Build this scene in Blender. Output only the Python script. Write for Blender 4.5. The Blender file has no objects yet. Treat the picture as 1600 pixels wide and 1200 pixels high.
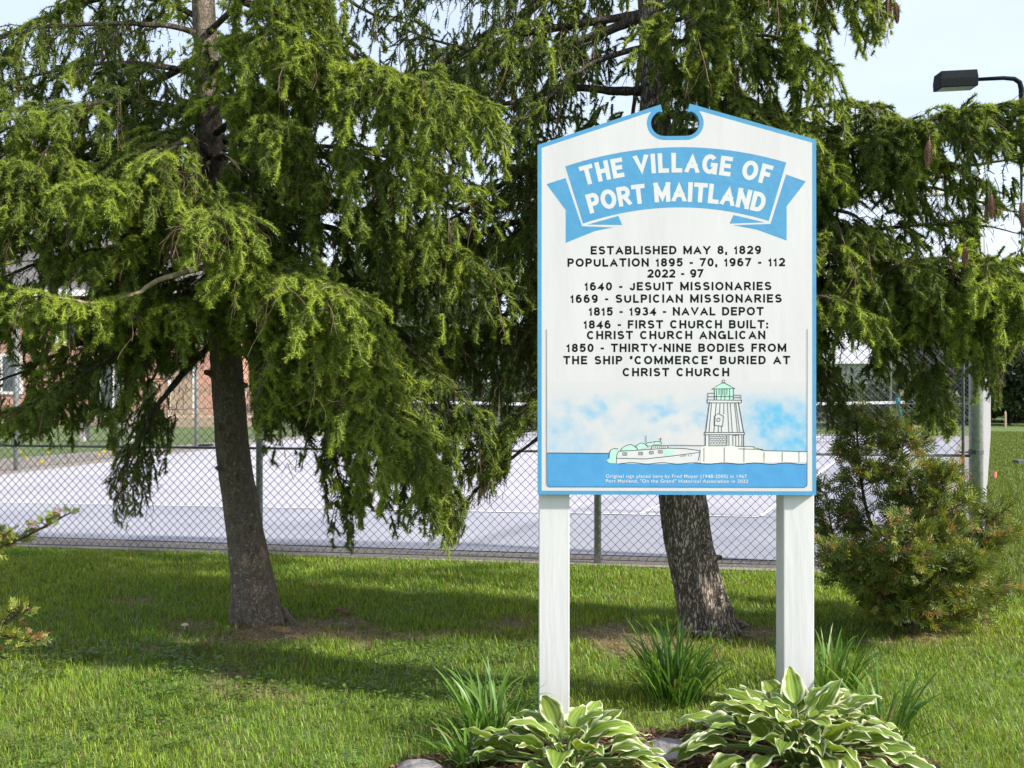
import bpy, math, random
import numpy as np
from mathutils import Vector
random.seed(7)
RNG = np.random.default_rng(11)
SC = bpy.context.scene
COL = SC.collection
R = math.radians

# ------------------------------------------------------------------ camera, sky, sun
F = 1550.0            # focal length in photo pixels (photo 1600 wide)
H = 1.48              # eye height
cam = bpy.data.cameras.new('camera'); cam.sensor_width = 36.0; cam.lens = 36.0 * F / 1600.0
cam.clip_end = 3000; cam.clip_start = 0.05
co = bpy.data.objects.new('camera', cam); COL.objects.link(co)
co.location = (0, 0, H); co.rotation_euler = (R(90), 0, 0)
SC.camera = co

SUN_EL = 35.0
SHX, SHY = -1.0, 0.34                        # ground direction the shadows fall in
sun_az = math.atan2(-SHX, -SHY)              # compass angle (from +Y towards +X) of the sun
world = bpy.data.worlds.new('World'); SC.world = world; world.use_nodes = True
wn, wl = world.node_tree.nodes, world.node_tree.links
bg = wn['Background']; bg.inputs['Strength'].default_value = 0.15
sky = wn.new('ShaderNodeTexSky'); sky.sky_type = 'NISHITA'; sky.sun_disc = False
sky.sun_elevation = R(SUN_EL); sky.sun_rotation = sun_az
sky.dust_density = 2.0; sky.ozone_density = 1.5; sky.air_density = 1.0
wtc = wn.new('ShaderNodeTexCoord'); wnz = wn.new('ShaderNodeTexNoise')
wmp = wn.new('ShaderNodeMapping'); wmp.inputs['Scale'].default_value = (1.2, 1.2, 4.0)
wl.new(wtc.outputs['Generated'], wmp.inputs['Vector']); wl.new(wmp.outputs['Vector'], wnz.inputs['Vector'])
wnz.inputs['Scale'].default_value = 1.6; wnz.inputs['Detail'].default_value = 6
wrp = wn.new('ShaderNodeValToRGB'); wl.new(wnz.outputs['Fac'], wrp.inputs['Fac'])
wrp.color_ramp.elements[0].position = 0.3; wrp.color_ramp.elements[0].color = (0.5, 0.5, 0.5, 1)
wrp.color_ramp.elements[1].position = 0.75; wrp.color_ramp.elements[1].color = (0.9, 0.9, 0.9, 1)
wmx = wn.new('ShaderNodeMix'); wmx.data_type = 'RGBA'
wl.new(wrp.outputs['Color'], wmx.inputs['Factor']); wl.new(sky.outputs['Color'], wmx.inputs['A'])
wmx.inputs['B'].default_value = (4.0, 4.35, 5.1, 1)     # thin high cloud, in the sky's own units
wl.new(wmx.outputs['Result'], bg.inputs['Color'])

sl = bpy.data.lights.new('sun', 'SUN'); sl.energy = 5.0; sl.angle = R(1.8); sl.color = (1.0, 0.94, 0.85)
so = bpy.data.objects.new('sun', sl); COL.objects.link(so)
_h = math.hypot(SHX, SHY); _ce = math.cos(R(SUN_EL))
so.rotation_euler = Vector((SHX / _h * _ce, SHY / _h * _ce, -math.sin(R(SUN_EL)))).to_track_quat('-Z', 'Y').to_euler()
so.location = (6, -6, 12)
vs = SC.view_settings; vs.view_transform = 'Standard'; vs.look = 'None'; vs.gamma = 1.0
vs.exposure = 0.80; vs.use_curve_mapping = False
try:
    SC.cycles.max_bounces = 8; SC.cycles.transparent_max_bounces = 8
    SC.cycles.use_denoising = True
except Exception:
    pass

# ------------------------------------------------------------------ helpers
def W(px, py, Y):
    """a point seen at photo pixel px,py and standing Y metres out"""
    return np.array([(px - 800.0) / F * Y, Y, H + (600.0 - py) / F * Y])
def G(px, py):
    """ground point seen at pixel"""
    Y = F * H / (py - 600.0)
    return np.array([(px - 800.0) / F * Y, Y, 0.0])
def lin(r, g, b):
    f = lambda c: (c / 255 / 12.92) if c / 255 <= .04045 else ((c / 255 + .055) / 1.055) ** 2.4
    return (f(r), f(g), f(b), 1.0)
def norm(a):
    return a / np.maximum(np.linalg.norm(a, axis=-1, keepdims=True), 1e-9)

def mk(name, V, F_, mat, parent=None, col=None, smooth=False):
    V = np.asarray(V, dtype=np.float32).reshape(-1, 3)
    me = bpy.data.meshes.new(name)
    if not isinstance(F_, (list, tuple)) or (len(F_) and not isinstance(F_[0], np.ndarray)):
        F_ = [np.asarray(F_, dtype=np.int32)] if len(set(len(f) for f in F_)) == 1 else [np.asarray([f], dtype=np.int32) for f in F_]
    tot = [np.full(len(f), f.shape[1], dtype=np.int32) for f in F_ if len(f)]
    lv = np.concatenate([f.reshape(-1) for f in F_ if len(f)]).astype(np.int32)
    tot = np.concatenate(tot); st = np.concatenate([[0], np.cumsum(tot)[:-1]]).astype(np.int32)
    me.vertices.add(len(V)); me.vertices.foreach_set('co', V.reshape(-1))
    me.loops.add(len(lv)); me.loops.foreach_set('vertex_index', lv)
    me.polygons.add(len(tot)); me.polygons.foreach_set('loop_start', st); me.polygons.foreach_set('loop_total', tot)
    if smooth:
        me.polygons.foreach_set('use_smooth', np.ones(len(tot), dtype=bool))
    if col is not None:
        a = me.color_attributes.new('col', 'FLOAT_COLOR', 'POINT')
        c = np.ones((len(V), 4), dtype=np.float32); c[:, :3] = np.clip(col, 0, 1)
        a.data.foreach_set('color', c.reshape(-1))
    me.update(calc_edges=True)
    if mat is not None: me.materials.append(mat)
    o = bpy.data.objects.new(name, me); COL.objects.link(o)
    if parent is not None: o.parent = parent
    return o

def tag(o, label=None, cat=None, group=None, kind=None):
    if label: o['label'] = label
    if cat: o['category'] = cat
    if group: o['group'] = group
    if kind: o['kind'] = kind
    return o
def empty(name, loc=(0, 0, 0), rz=0.0):
    o = bpy.data.objects.new(name, None); COL.objects.link(o)
    o.location = loc; o.rotation_euler = (0, 0, rz); o.empty_display_size = .1
    return o

class MB:
    def __init__(s): s.V = []; s.F = []; s.n = 0
    def add(s, V, Fs):
        V = [tuple(v) for v in V]
        s.V += V; s.F += [tuple(i + s.n for i in f) for f in Fs]; s.n += len(V); return s
    def box(s, x0, x1, y0, y1, z0, z1):
        return s.add([(x0,y0,z0),(x1,y0,z0),(x1,y1,z0),(x0,y1,z0),(x0,y0,z1),(x1,y0,z1),(x1,y1,z1),(x0,y1,z1)],
                     [(0,3,2,1),(4,5,6,7),(0,1,5,4),(1,2,6,5),(2,3,7,6),(3,0,4,7)])
    def obox(s, p0, p1, w, z0, z1):
        """wall-like box along the ground line p0-p1, w thick"""
        d = np.array(p1[:2], float) - np.array(p0[:2], float); d /= np.linalg.norm(d); n = np.array([-d[1], d[0]]) * w / 2
        a, b = np.array(p0[:2], float), np.array(p1[:2], float)
        q = [a - n, b - n, b + n, a + n]
        return s.add([(*p, z0) for p in q] + [(*p, z1) for p in q],
                     [(0,3,2,1),(4,5,6,7),(0,1,5,4),(1,2,6,5),(2,3,7,6),(3,0,4,7)])
    def tube(s, pts, rad, n=10, cap=True):
        pts = np.asarray(pts, float); m = len(pts)
        rad = np.broadcast_to(np.asarray(rad, float), (m,))
        T = np.gradient(pts, axis=0); T = norm(T)
        ref = np.array([0, 0, 1.0]) if abs(T[:, 2]).mean() < .8 else np.array([1.0, 0, 0])
        A = norm(np.cross(T, ref)); B = np.cross(T, A)
        ang = np.linspace(0, 2 * math.pi, n, endpoint=False)
        P = pts[:, None, :] + rad[:, None, None] * (A[:, None, :] * np.cos(ang)[None, :, None] + B[:, None, :] * np.sin(ang)[None, :, None])
        Fs = [(i*n+j, i*n+(j+1) % n, (i+1)*n+(j+1) % n, (i+1)*n+j) for i in range(m-1) for j in range(n)]
        if cap: Fs += [tuple(range(n))[::-1], tuple((m-1)*n+j for j in range(n))]
        return s.add(P.reshape(-1, 3), Fs)
    def prism(s, poly, y0, y1):
        """polygon in x,z extruded in y"""
        n = len(poly)
        V = [(x, y0, z) for x, z in poly] + [(x, y1, z) for x, z in poly]
        return s.add(V, [tuple(range(n)), tuple(range(2*n-1, n-1, -1))] + [((i+1) % n, i, n+i, n+(i+1) % n) for i in range(n)])
    def build(s, name, mat, parent=None, smooth=False, bevel=0):
        me = bpy.data.meshes.new(name); me.from_pydata(s.V, [], s.F); me.update()
        import bmesh
        bm = bmesh.new(); bm.from_mesh(me); bmesh.ops.recalc_face_normals(bm, faces=bm.faces)
        if bevel:
            bmesh.ops.bevel(bm, geom=[e for e in bm.edges if e.calc_face_angle(0) > .5], offset=bevel, segments=2, affect='EDGES', profile=.6)
        bm.to_mesh(me); bm.free()
        if smooth:
            for p in me.polygons: p.use_smooth = True
        if mat is not None: me.materials.append(mat)
        o = bpy.data.objects.new(name, me); COL.objects.link(o)
        if parent is not None: o.parent = parent
        return o

# ------------------------------------------------------------------ materials
def mat_new(name):
    m = bpy.data.materials.new(name); m.use_nodes = True
    nt = m.node_tree
    return m, nt.nodes, nt.links, nt.nodes['Principled BSDF']
def mat_noise(name, c0, c1, scale=8, rough=.7, bump=0.0, bscale=None, stretch=(1, 1, 1), detail=6, lo=.35, hi=.65, metal=0, coord='Object'):
    m, N, L, b = mat_new(name)
    tc = N.new('ShaderNodeTexCoord'); mp = N.new('ShaderNodeMapping'); mp.inputs['Scale'].default_value = stretch
    L.new(tc.outputs[coord], mp.inputs['Vector'])
    nz = N.new('ShaderNodeTexNoise'); nz.inputs['Scale'].default_value = scale; nz.inputs['Detail'].default_value = detail
    L.new(mp.outputs['Vector'], nz.inputs['Vector'])
    rp = N.new('ShaderNodeValToRGB'); rp.color_ramp.elements[0].position = lo; rp.color_ramp.elements[1].position = hi
    rp.color_ramp.elements[0].color = (*c0[:3], 1); rp.color_ramp.elements[1].color = (*c1[:3], 1)
    L.new(nz.outputs['Fac'], rp.inputs['Fac']); L.new(rp.outputs['Color'], b.inputs['Base Color'])
    b.inputs['Roughness'].default_value = rough; b.inputs['Metallic'].default_value = metal
    if bump:
        bn = N.new('ShaderNodeTexNoise'); bn.inputs['Scale'].default_value = bscale or scale * 4; bn.inputs['Detail'].default_value = 8
        L.new(mp.outputs['Vector'], bn.inputs['Vector'])
        bp = N.new('ShaderNodeBump'); bp.inputs['Strength'].default_value = bump; bp.inputs['Distance'].default_value = .02
        L.new(bn.outputs['Fac'], bp.inputs['Height']); L.new(bp.outputs['Normal'], b.inputs['Normal'])
    return m
def mat_leaf(name, trans=.3, rough=.55, tint=(1.5, 1.35, .6), spec=.35):
    m, N, L, b = mat_new(name)
    at = N.new('ShaderNodeAttribute'); at.attribute_name = 'col'
    L.new(at.outputs['Color'], b.inputs['Base Color']); b.inputs['Roughness'].default_value = rough
    b.inputs['Specular IOR Level'].default_value = spec
    tr = N.new('ShaderNodeBsdfTranslucent'); mu = N.new('ShaderNodeMix'); mu.data_type = 'RGBA'; mu.blend_type = 'MULTIPLY'
    mu.inputs['Factor'].default_value = 1; L.new(at.outputs['Color'], mu.inputs['A']); mu.inputs['B'].default_value = (*tint, 1)
    L.new(mu.outputs['Result'], tr.inputs['Color'])
    mx = N.new('ShaderNodeMixShader'); mx.inputs['Fac'].default_value = trans
    L.new(b.outputs[0], mx.inputs[1]); L.new(tr.outputs[0], mx.inputs[2])
    L.new(mx.outputs[0], N['Material Output'].inputs['Surface'])
    return m
def mat_bark(name, dark, mid, light, sc=9.0, zs=.3, vw=.12):
    m, N, L, b = mat_new(name)
    tc = N.new('ShaderNodeTexCoord'); mp = N.new('ShaderNodeMapping'); mp.inputs['Scale'].default_value = (1, 1, zs)
    L.new(tc.outputs['Object'], mp.inputs['Vector'])
    nz = N.new('ShaderNodeTexNoise'); nz.inputs['Scale'].default_value = sc * 1.3; nz.inputs['Detail'].default_value = 8; nz.inputs['Roughness'].default_value = .7
    L.new(mp.outputs['Vector'], nz.inputs['Vector'])
    mxv = N.new('ShaderNodeMix'); mxv.data_type = 'RGBA'; mxv.inputs['Factor'].default_value = .08
    L.new(mp.outputs['Vector'], mxv.inputs['A']); L.new(nz.outputs['Color'], mxv.inputs['B'])
    vo = N.new('ShaderNodeTexVoronoi'); vo.feature = 'DISTANCE_TO_EDGE'; vo.inputs['Scale'].default_value = sc * 4.2
    L.new(mxv.outputs['Result'], vo.inputs['Vector'])
    vr = N.new('ShaderNodeValToRGB'); vr.color_ramp.elements[0].position = 0; vr.color_ramp.elements[1].position = vw
    L.new(vo.outputs['Distance'], vr.inputs['Fac'])
    rp = N.new('ShaderNodeValToRGB'); rp.color_ramp.elements[0].position = .36; rp.color_ramp.elements[1].position = .66
    rp.color_ramp.elements[0].color = (*mid, 1); rp.color_ramp.elements[1].color = (*light, 1)
    L.new(nz.outputs['Fac'], rp.inputs['Fac'])
    mx = N.new('ShaderNodeMix'); mx.data_type = 'RGBA'; mx.inputs['A'].default_value = (*dark, 1)
    L.new(vr.outputs['Color'], mx.inputs['Factor']); L.new(rp.outputs['Color'], mx.inputs['B'])
    L.new(mx.outputs['Result'], b.inputs['Base Color']); b.inputs['Roughness'].default_value = .9
    ad = N.new('ShaderNodeMath'); ad.operation = 'MULTIPLY_ADD'; ad.inputs[1].default_value = .6
    L.new(nz.outputs['Fac'], ad.inputs[0]); L.new(vr.outputs['Color'], ad.inputs[2])
    bp = N.new('ShaderNodeBump'); bp.inputs['Strength'].default_value = 1.0; bp.inputs['Distance'].default_value = .02
    L.new(ad.outputs[0], bp.inputs['Height']); L.new(bp.outputs['Normal'], b.inputs['Normal'])
    return m
def mat_brick():
    m, N, L, b = mat_new('brick')
    tc = N.new('ShaderNodeTexCoord'); mp = N.new('ShaderNodeMapping'); mp.inputs['Rotation'].default_value = (R(-90), 0, 0)
    L.new(tc.outputs['Object'], mp.inputs['Vector'])
    br = N.new('ShaderNodeTexBrick'); br.inputs['Scale'].default_value = 4.4
    br.inputs['Color1'].default_value = (.46, .19, .12, 1); br.inputs['Color2'].default_value = (.58, .29, .2, 1)
    br.inputs['Mortar'].default_value = (.5, .42, .36, 1); br.inputs['Mortar Size'].default_value = .015
    L.new(mp.outputs['Vector'], br.inputs['Vector']); L.new(br.outputs['Color'], b.inputs['Base Color'])
    b.inputs['Roughness'].default_value = .9
    return m

M_bark_l = mat_bark('bark_brown', (.15, .11, .075), (.36, .285, .21), (.66, .55, .43), 26, .6, .2)
M_bark_r = mat_bark('bark_grey', (.07, .052, .038), (.27, .215, .165), (.56, .48, .40), 15, .28, .2)
M_branch = mat_bark('branch_bark', (.03, .022, .016), (.075, .055, .04), (.14, .11, .085), 16)
M_branch_pale = mat_noise('pale_branch_bark', (.22, .165, .10), (.36, .29, .19), 40, .85, .4, 120)
M_needle = mat_leaf('spruce_needles', .42, .5)
M_grass = mat_leaf('grass_blades', .38, .5, (1.4, 1.3, .5))
M_leaf = mat_leaf('broad_leaf', .3, .42, (1.4, 1.35, .6))
M_cedar = mat_leaf('cedar_foliage', .25, .6)
M_bgleaf = mat_leaf('distant_leaves', .3, .6)
M_galv = mat_noise('galvanised_steel', (.24, .28, .27), (.36, .40, .385), 30, .5, .05, 200, metal=.35)
M_wire = mat_noise('fence_wire', (.075, .078, .085), (.13, .135, .14), 40, .55, metal=.3)
M_bar = mat_noise('tension_bar', (.06, .07, .07), (.12, .13, .13), 40, .5, metal=.3)
M_darkmetal = mat_noise('dark_paint_metal', (.006, .009, .012), (.012, .017, .02), 20, .75)
M_darkmetal.node_tree.nodes['Principled BSDF'].inputs['Specular IOR Level'].default_value = .12
M_white = mat_noise('white_paint', (.63, .63, .63), (.68, .675, .68), 14, .55, .08, 40, stretch=(1, 1, .12))
M_brick = mat_brick()
M_trimw = mat_noise('white_trim', (.68, .68, .66), (.78, .78, .76), 9, .6)
M_glass = mat_noise('window_glass', (.03, .045, .05), (.09, .12, .13), 2.0, .08)
M_roof = mat_noise('roof_shingle', (.08, .075, .07), (.16, .15, .14), 14, .95, .3)
M_wood = mat_noise('deck_wood', (.34, .25, .16), (.48, .37, .26), 8, .8, .2, stretch=(.4, 1, 4))
M_stone = mat_noise('grey_stone', (.11, .105, .11), (.30, .285, .28), 7, .85, .8, 30)
M_darkstone = mat_noise('dark_stone', (.05, .05, .055), (.12, .12, .13), 12, .7, .5)
M_concrete = mat_noise('concrete', (.32, .30, .28), (.48, .45, .42), 10, .9, .3)

# ------------------------------------------------------------------ ground
TL = G(405, 972); TR = G(1103, 990)          # the two trunks' feet
def lawn_mat():
    m, N, L, b = mat_new('lawn_soil')
    tc = N.new('ShaderNodeTexCoord')
    n1 = N.new('ShaderNodeTexNoise'); n1.inputs['Scale'].default_value = .9; n1.inputs['Detail'].default_value = 5
    n2 = N.new('ShaderNodeTexNoise'); n2.inputs['Scale'].default_value = 55; n2.inputs['Detail'].default_value = 6
    n3 = N.new('ShaderNodeTexNoise'); n3.inputs['Scale'].default_value = 5; n3.inputs['Detail'].default_value = 5
    for n in (n1, n2, n3): L.new(tc.outputs['Object'], n.inputs['Vector'])
    r = N.new('ShaderNodeValToRGB'); e = r.color_ramp.elements
    e[0].position = .36; e[0].color = (.045, .085, .014, 1); e[1].position = .66; e[1].color = (.13, .19, .035, 1)
    L.new(n2.outputs['Fac'], r.inputs['Fac'])
    at = N.new('ShaderNodeAttribute'); at.attribute_name = 'col'
    sp = N.new('ShaderNodeSeparateColor'); L.new(at.outputs['Color'], sp.inputs['Color'])
    br = N.new('ShaderNodeValToRGB'); br.color_ramp.elements[0].position = .35; br.color_ramp.elements[1].position = .68
    br.color_ramp.elements[0].color = (.10, .07, .035, 1); br.color_ramp.elements[1].color = (.30, .22, .12, 1)
    L.new(n2.outputs['Fac'], br.inputs['Fac'])
    mx = N.new('ShaderNodeMix'); mx.data_type = 'RGBA'
    L.new(sp.outputs[0], mx.inputs['Factor']); L.new(r.outputs['Color'], mx.inputs['A']); L.new(br.outputs['Color'], mx.inputs['B'])
    m2 = N.new('ShaderNodeMix'); m2.data_type = 'RGBA'; m2.blend_type = 'OVERLAY'; m2.inputs['Factor'].default_value = .4
    L.new(mx.outputs['Result'], m2.inputs['A']); L.new(n3.outputs['Color'], m2.inputs['B'])
    L.new(mx.outputs['Result'], b.inputs['Base Color']); b.inputs['Roughness'].default_value = .95
    bp = N.new('ShaderNodeBump'); bp.inputs['Strength'].default_value = .7; bp.inputs['Distance'].default_value = .02
    L.new(n2.outputs['Fac'], bp.inputs['Height']); L.new(bp.outputs['Normal'], b.inputs['Normal'])
    return m
# smooth value noise for patches
_gr = np.random.default_rng(3).random((64, 64))
def vnoise(x, y):
    xi = np.floor(x).astype(int); yi = np.floor(y).astype(int); fx = x - xi; fy = y - yi
    fx = fx * fx * (3 - 2 * fx); fy = fy * fy * (3 - 2 * fy)
    g = lambda a, b: _gr[a % 64, b % 64]
    return (g(xi, yi) * (1 - fx) + g(xi + 1, yi) * fx) * (1 - fy) + (g(xi, yi + 1) * (1 - fx) + g(xi + 1, yi + 1) * fx) * fy
def fbm(x, y, s=1.0):
    return (vnoise(x * s, y * s) * .55 + vnoise(x * s * 2.3 + 7, y * s * 2.3 + 3) * .3 + vnoise(x * s * 5.1 + 1, y * s * 5.1 + 9) * .15)
def bare(x, y):
    """how much of the turf is worn to straw and needle litter here (0-1)"""
    n = fbm(x, y, 1.3); n2 = fbm(x + 20, y + 11, 3.5)
    v = np.zeros_like(x)
    for (cx, cy, sx, sy, k) in ((TL[0] + .25, TL[1] - .25, 1.0, .42, 1.15), (TR[0] - .25, TR[1] - .1, .95, .42, 1.1), (TL[0] + 1.6, TL[1] - .1, .9, .3, .75),
                                (TL[0] - 1.2, TL[1] + .45, .8, .25, .65), (2.45, 5.75, .55, .3, .8), (-1.4, 4.9, .8, .35, .45), (-2.2, 5.6, .6, .4, .5)):
        v = np.maximum(v, k * np.exp(-(((x - cx) / sx) ** 2 + ((y - cy) / sy) ** 2)))
    v = np.clip((v * (.2 + 1.3 * n) + (n2 - .60) * 1.4 - .30) * 1.5, 0, 1)
    return v
def bed(x, y):
    """the mulched bed at the sign's foot"""
    d = np.minimum(((x - .75) / .85) ** 2 + ((y - 3.85) / .40) ** 2, ((x - .0) / .48) ** 2 + ((y - 3.72) / .30) ** 2)
    return d + (fbm(x, y, 5) - .5) * .5
def bump_z(x, y):
    return (fbm(x + 5, y + 2, .9) - .5) * .05 + (fbm(x, y, 4.0) - .5) * .02
# lawn: fine near, coarse out to the horizon
gx = np.concatenate([[-900, -300, -90, -40, -20, -12], np.linspace(-8, 8, 180), [12, 20, 40, 90, 300, 900]])
gy = np.concatenate([[-300, -60, -15, -4, 0, 2], np.linspace(3, 12, 110), [14, 18, 25, 40, 70, 150, 400, 1600]])
X, Yy = np.meshgrid(gx, gy); near = np.clip((8 - np.abs(X)) / 2, 0, 1) * np.clip((Yy - 2) / 1, 0, 1) * np.clip((8.0 + .12 * (3 - X) - Yy) / .8, 0, 1)
Zg = bump_z(X, Yy) * near
idx = np.arange(X.size).reshape(X.shape)
fq = np.stack([idx[:-1, :-1], idx[:-1, 1:], idx[1:, 1:], idx[1:, :-1]], -1).reshape(-1, 4)
bc = bare(X, Yy).reshape(-1)
lawn = mk('lawn', np.stack([X, Yy, Zg], -1), fq, lawn_mat(), col=np.stack([bc] * 3, -1), smooth=True)
tag(lawn, 'green lawn around the trees and sign', 'lawn', kind='structure')
def gz(x, y):
    x = np.asarray(x, float); y = np.asarray(y, float)
    n = np.clip((8 - np.abs(x)) / 2, 0, 1) * np.clip((y - 2) / 1, 0, 1) * np.clip((8.0 + .12 * (3 - x) - y) / .8, 0, 1)
    return bump_z(x, y) * n

def sheet(name, pts, z, mat, label, cat, thick=0):
    o = mk(name, [(p[0], p[1], z) for p in pts], [tuple(range(len(pts)))], mat)
    return tag(o, label, cat, kind='structure')
CNL, CNR, CFR, CFL = (-9.15, 10.38), (3.22, 8.08), (12.35, 27.3), (-5.0, 27.3)   # court corners
def court_mat(c0, c1):
    m, N, L, b = mat_new('court_paint')
    tc = N.new('ShaderNodeTexCoord')
    a = N.new('ShaderNodeTexNoise'); a.inputs['Scale'].default_value = .7; a.inputs['Detail'].default_value = 7
    c = N.new('ShaderNodeTexNoise'); c.inputs['Scale'].default_value = 40; c.inputs['Detail'].default_value = 4
    L.new(tc.outputs['Object'], a.inputs['Vector']); L.new(tc.outputs['Object'], c.inputs['Vector'])
    ad = N.new('ShaderNodeMath'); ad.operation = 'MULTIPLY_ADD'; ad.inputs[1].default_value = .3
    L.new(c.outputs['Fac'], ad.inputs[0]); L.new(a.outputs['Fac'], ad.inputs[2])
    r = N.new('ShaderNodeValToRGB'); r.color_ramp.elements[0].position = .45; r.color_ramp.elements[1].position = .85
    r.color_ramp.elements[0].color = (*c0, 1); r.color_ramp.elements[1].color = (*c1, 1)
    L.new(ad.outputs[0], r.inputs['Fac']); L.new(r.outputs['Color'], b.inputs['Base Color']); b.inputs['Roughness'].default_value = .8
    return m
M_court_o = court_mat((.24, .245, .295), (.325, .325, .37)); M_court_i = court_mat((.33, .32, .37), (.405, .395, .435))
M_gravel = mat_noise('gravel', (.14, .12, .10), (.42, .37, .32), 90, .95, .9, 120)
tag(mk('gravel_strip', [(-14, 10.75, .004), (3.2, 7.62, .004), (3.62, 7.56, .004), (13.6, 28.4, .004), (-6, 28.6, .004)], [(0, 1, 2, 3, 4)], M_gravel),
    'grey gravel edging along the court fence', 'gravel', kind='structure')
court = sheet('court_surface', [CNL, CNR, CFR, CFL], .012, M_court_o, 'pale grey tennis court surface', 'court')
def lerp(a, b, t): return (a[0] + (b[0] - a[0]) * t, a[1] + (b[1] - a[1]) * t)
# the playing area inside the baseline, and the painted lines
b0, b1 = G(-300, 781)[:2], G(1187, 810)[:2]
sd = np.array([(1470 - 800) / F, 1.0]); sd /= np.linalg.norm(sd)
bd = (b1 - b0) / np.linalg.norm(b1 - b0)
mk('playing_area', [(*b0, .016), (*b1, .016), (*(b1 + sd * 19.2), .016), (*(b1 + sd * 19.2 - bd * 15.2), .016)], [(0, 1, 2, 3)], M_court_i, court)
M_line = mat_noise('line_paint', (.72, .72, .72), (.82, .82, .82), 30, .7)
def line(p, q, w):
    p, q = np.array(p, float), np.array(q, float); d = (q - p) / np.linalg.norm(q - p); n = np.array([-d[1], d[0]]) * w / 2
    mk('court_line', [(*(p - n), .020), (*(q - n), .020), (*(q + n), .020), (*(p + n), .020)], [(0, 1, 2, 3)], M_line, court)
line(b0, b1, .045); s1 = G(1000, 805)[:2] + sd * .04
line(s1, s1 + sd * 19, .05); line(b1 + sd * .04, b1 + sd * 19, .05)
line(b1 + sd * 6 - bd * 1.4, b1 + sd * 6 - bd * 9.5, .05)

# ------------------------------------------------------------------ the village sign
SGX, SGY = (1055 - 800) / F * 4.43, 4.43
K = F / 4.43
def sx(px): return (px - 1055) / K
def sz(py): return H + (600 - py) / K
M_blue = mat_noise('blue_paint', (.070, .295, .54), (.082, .32, .57), 20, .5, .05, 50)
M_face = mat_noise('sign_face_white', (.615, .605, .62), (.66, .65, .665), 5, .5, .12, 9, stretch=(1, 1, .25))
M_ink = mat_noise('black_lettering', (.006, .006, .008), (.010, .010, .012), 20, .5)
M_ink.node_tree.nodes['Principled BSDF'].inputs['Specular IOR Level'].default_value = .08
M_lwhite = mat_noise('white_lettering', (.63, .635, .65), (.67, .675, .69), 20, .5)
M_mint = mat_noise('mint_paint', (.42, .70, .58), (.5, .76, .66), 30, .5)
M_pier = mat_noise('pier_print', (.72, .74, .68), (.80, .80, .76), 40, .5)
M_water = mat_noise('water_print', (.068, .30, .60), (.08, .33, .64), 20, .45)
sign = empty('village_sign', (SGX, SGY, 0), R(-1.2))
tag(sign, 'white and blue wooden village sign with gabled top on two white posts', 'sign')
def arcp(cx, cy, rx, ry, a0, a1, n=16):
    return [(cx + rx * math.cos(R(a0 + (a1 - a0) * i / n)), cy + ry * math.sin(R(a0 + (a1 - a0) * i / n))) for i in range(n + 1)]
# outline in pixels, clockwise as seen, y down
out_px = [(840, 772), (840, 228), (1031, 166)]
out_px += [(1034, 178)] + arcp(1037, 195, 21, 20, -115, -270, 14) + arcp(1070, 195, 21, 20, 90, -65, 14) + [(1073, 178)]
out_px += [(1076, 165), (1271, 222), (1271, 772)]
out = [(sx(x), sz(y)) for x, y in out_px]
YF = -.030                                     # board front in the sign's own frame
from mathutils.geometry import tessellate_polygon
def tess(poly):
    return [tuple(f) for f in tessellate_polygon([[Vector((p[0], p[1], 0)) for p in poly]])]
_n = len(out); _t = tess(out)
board = MB().add([(x, YF, z) for x, z in out] + [(x, -.002, z) for x, z in out], _t + [tuple(i + _n for i in f[::-1]) for f in _t] + [((i+1) % _n, i, _n+i, _n+(i+1) % _n) for i in range(_n)]).build('board', M_blue, sign)
iw_px = [(846.3, 766), (846.3, 232.6), (1017, 177.2)] + arcp(1037, 195, 27.5, 26.5, -140, -270, 14) + arcp(1070, 195, 27.5, 26.5, 90, -40, 14) + [(1092, 176.6), (1264.7, 226.8), (1264.7, 766)]
iw = [(sx(x), sz(y)) for x, y in iw_px]
def flat(name, poly, layer, mat, parent):
    """a painted shape lying on the board, layer mm proud"""
    o = mk(name, [(x, YF - layer * .00016, z) for x, z in poly], np.array(tess(poly), dtype=np.int32), mat, parent)
    return o
def flatpx(name, pts, layer, mat, parent): return flat(name, [(sx(x), sz(y)) for x, y in pts], layer, mat, parent)
face = flat('face', iw, 1, M_face, board)
for xa, xb in ((842, 890), (1223.5, 1271)):
    p = MB().box(sx(xa), sx(xb), 0.0, .14, -.3, sz(300)); p.build('post', M_white, sign, bevel=.004)
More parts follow.
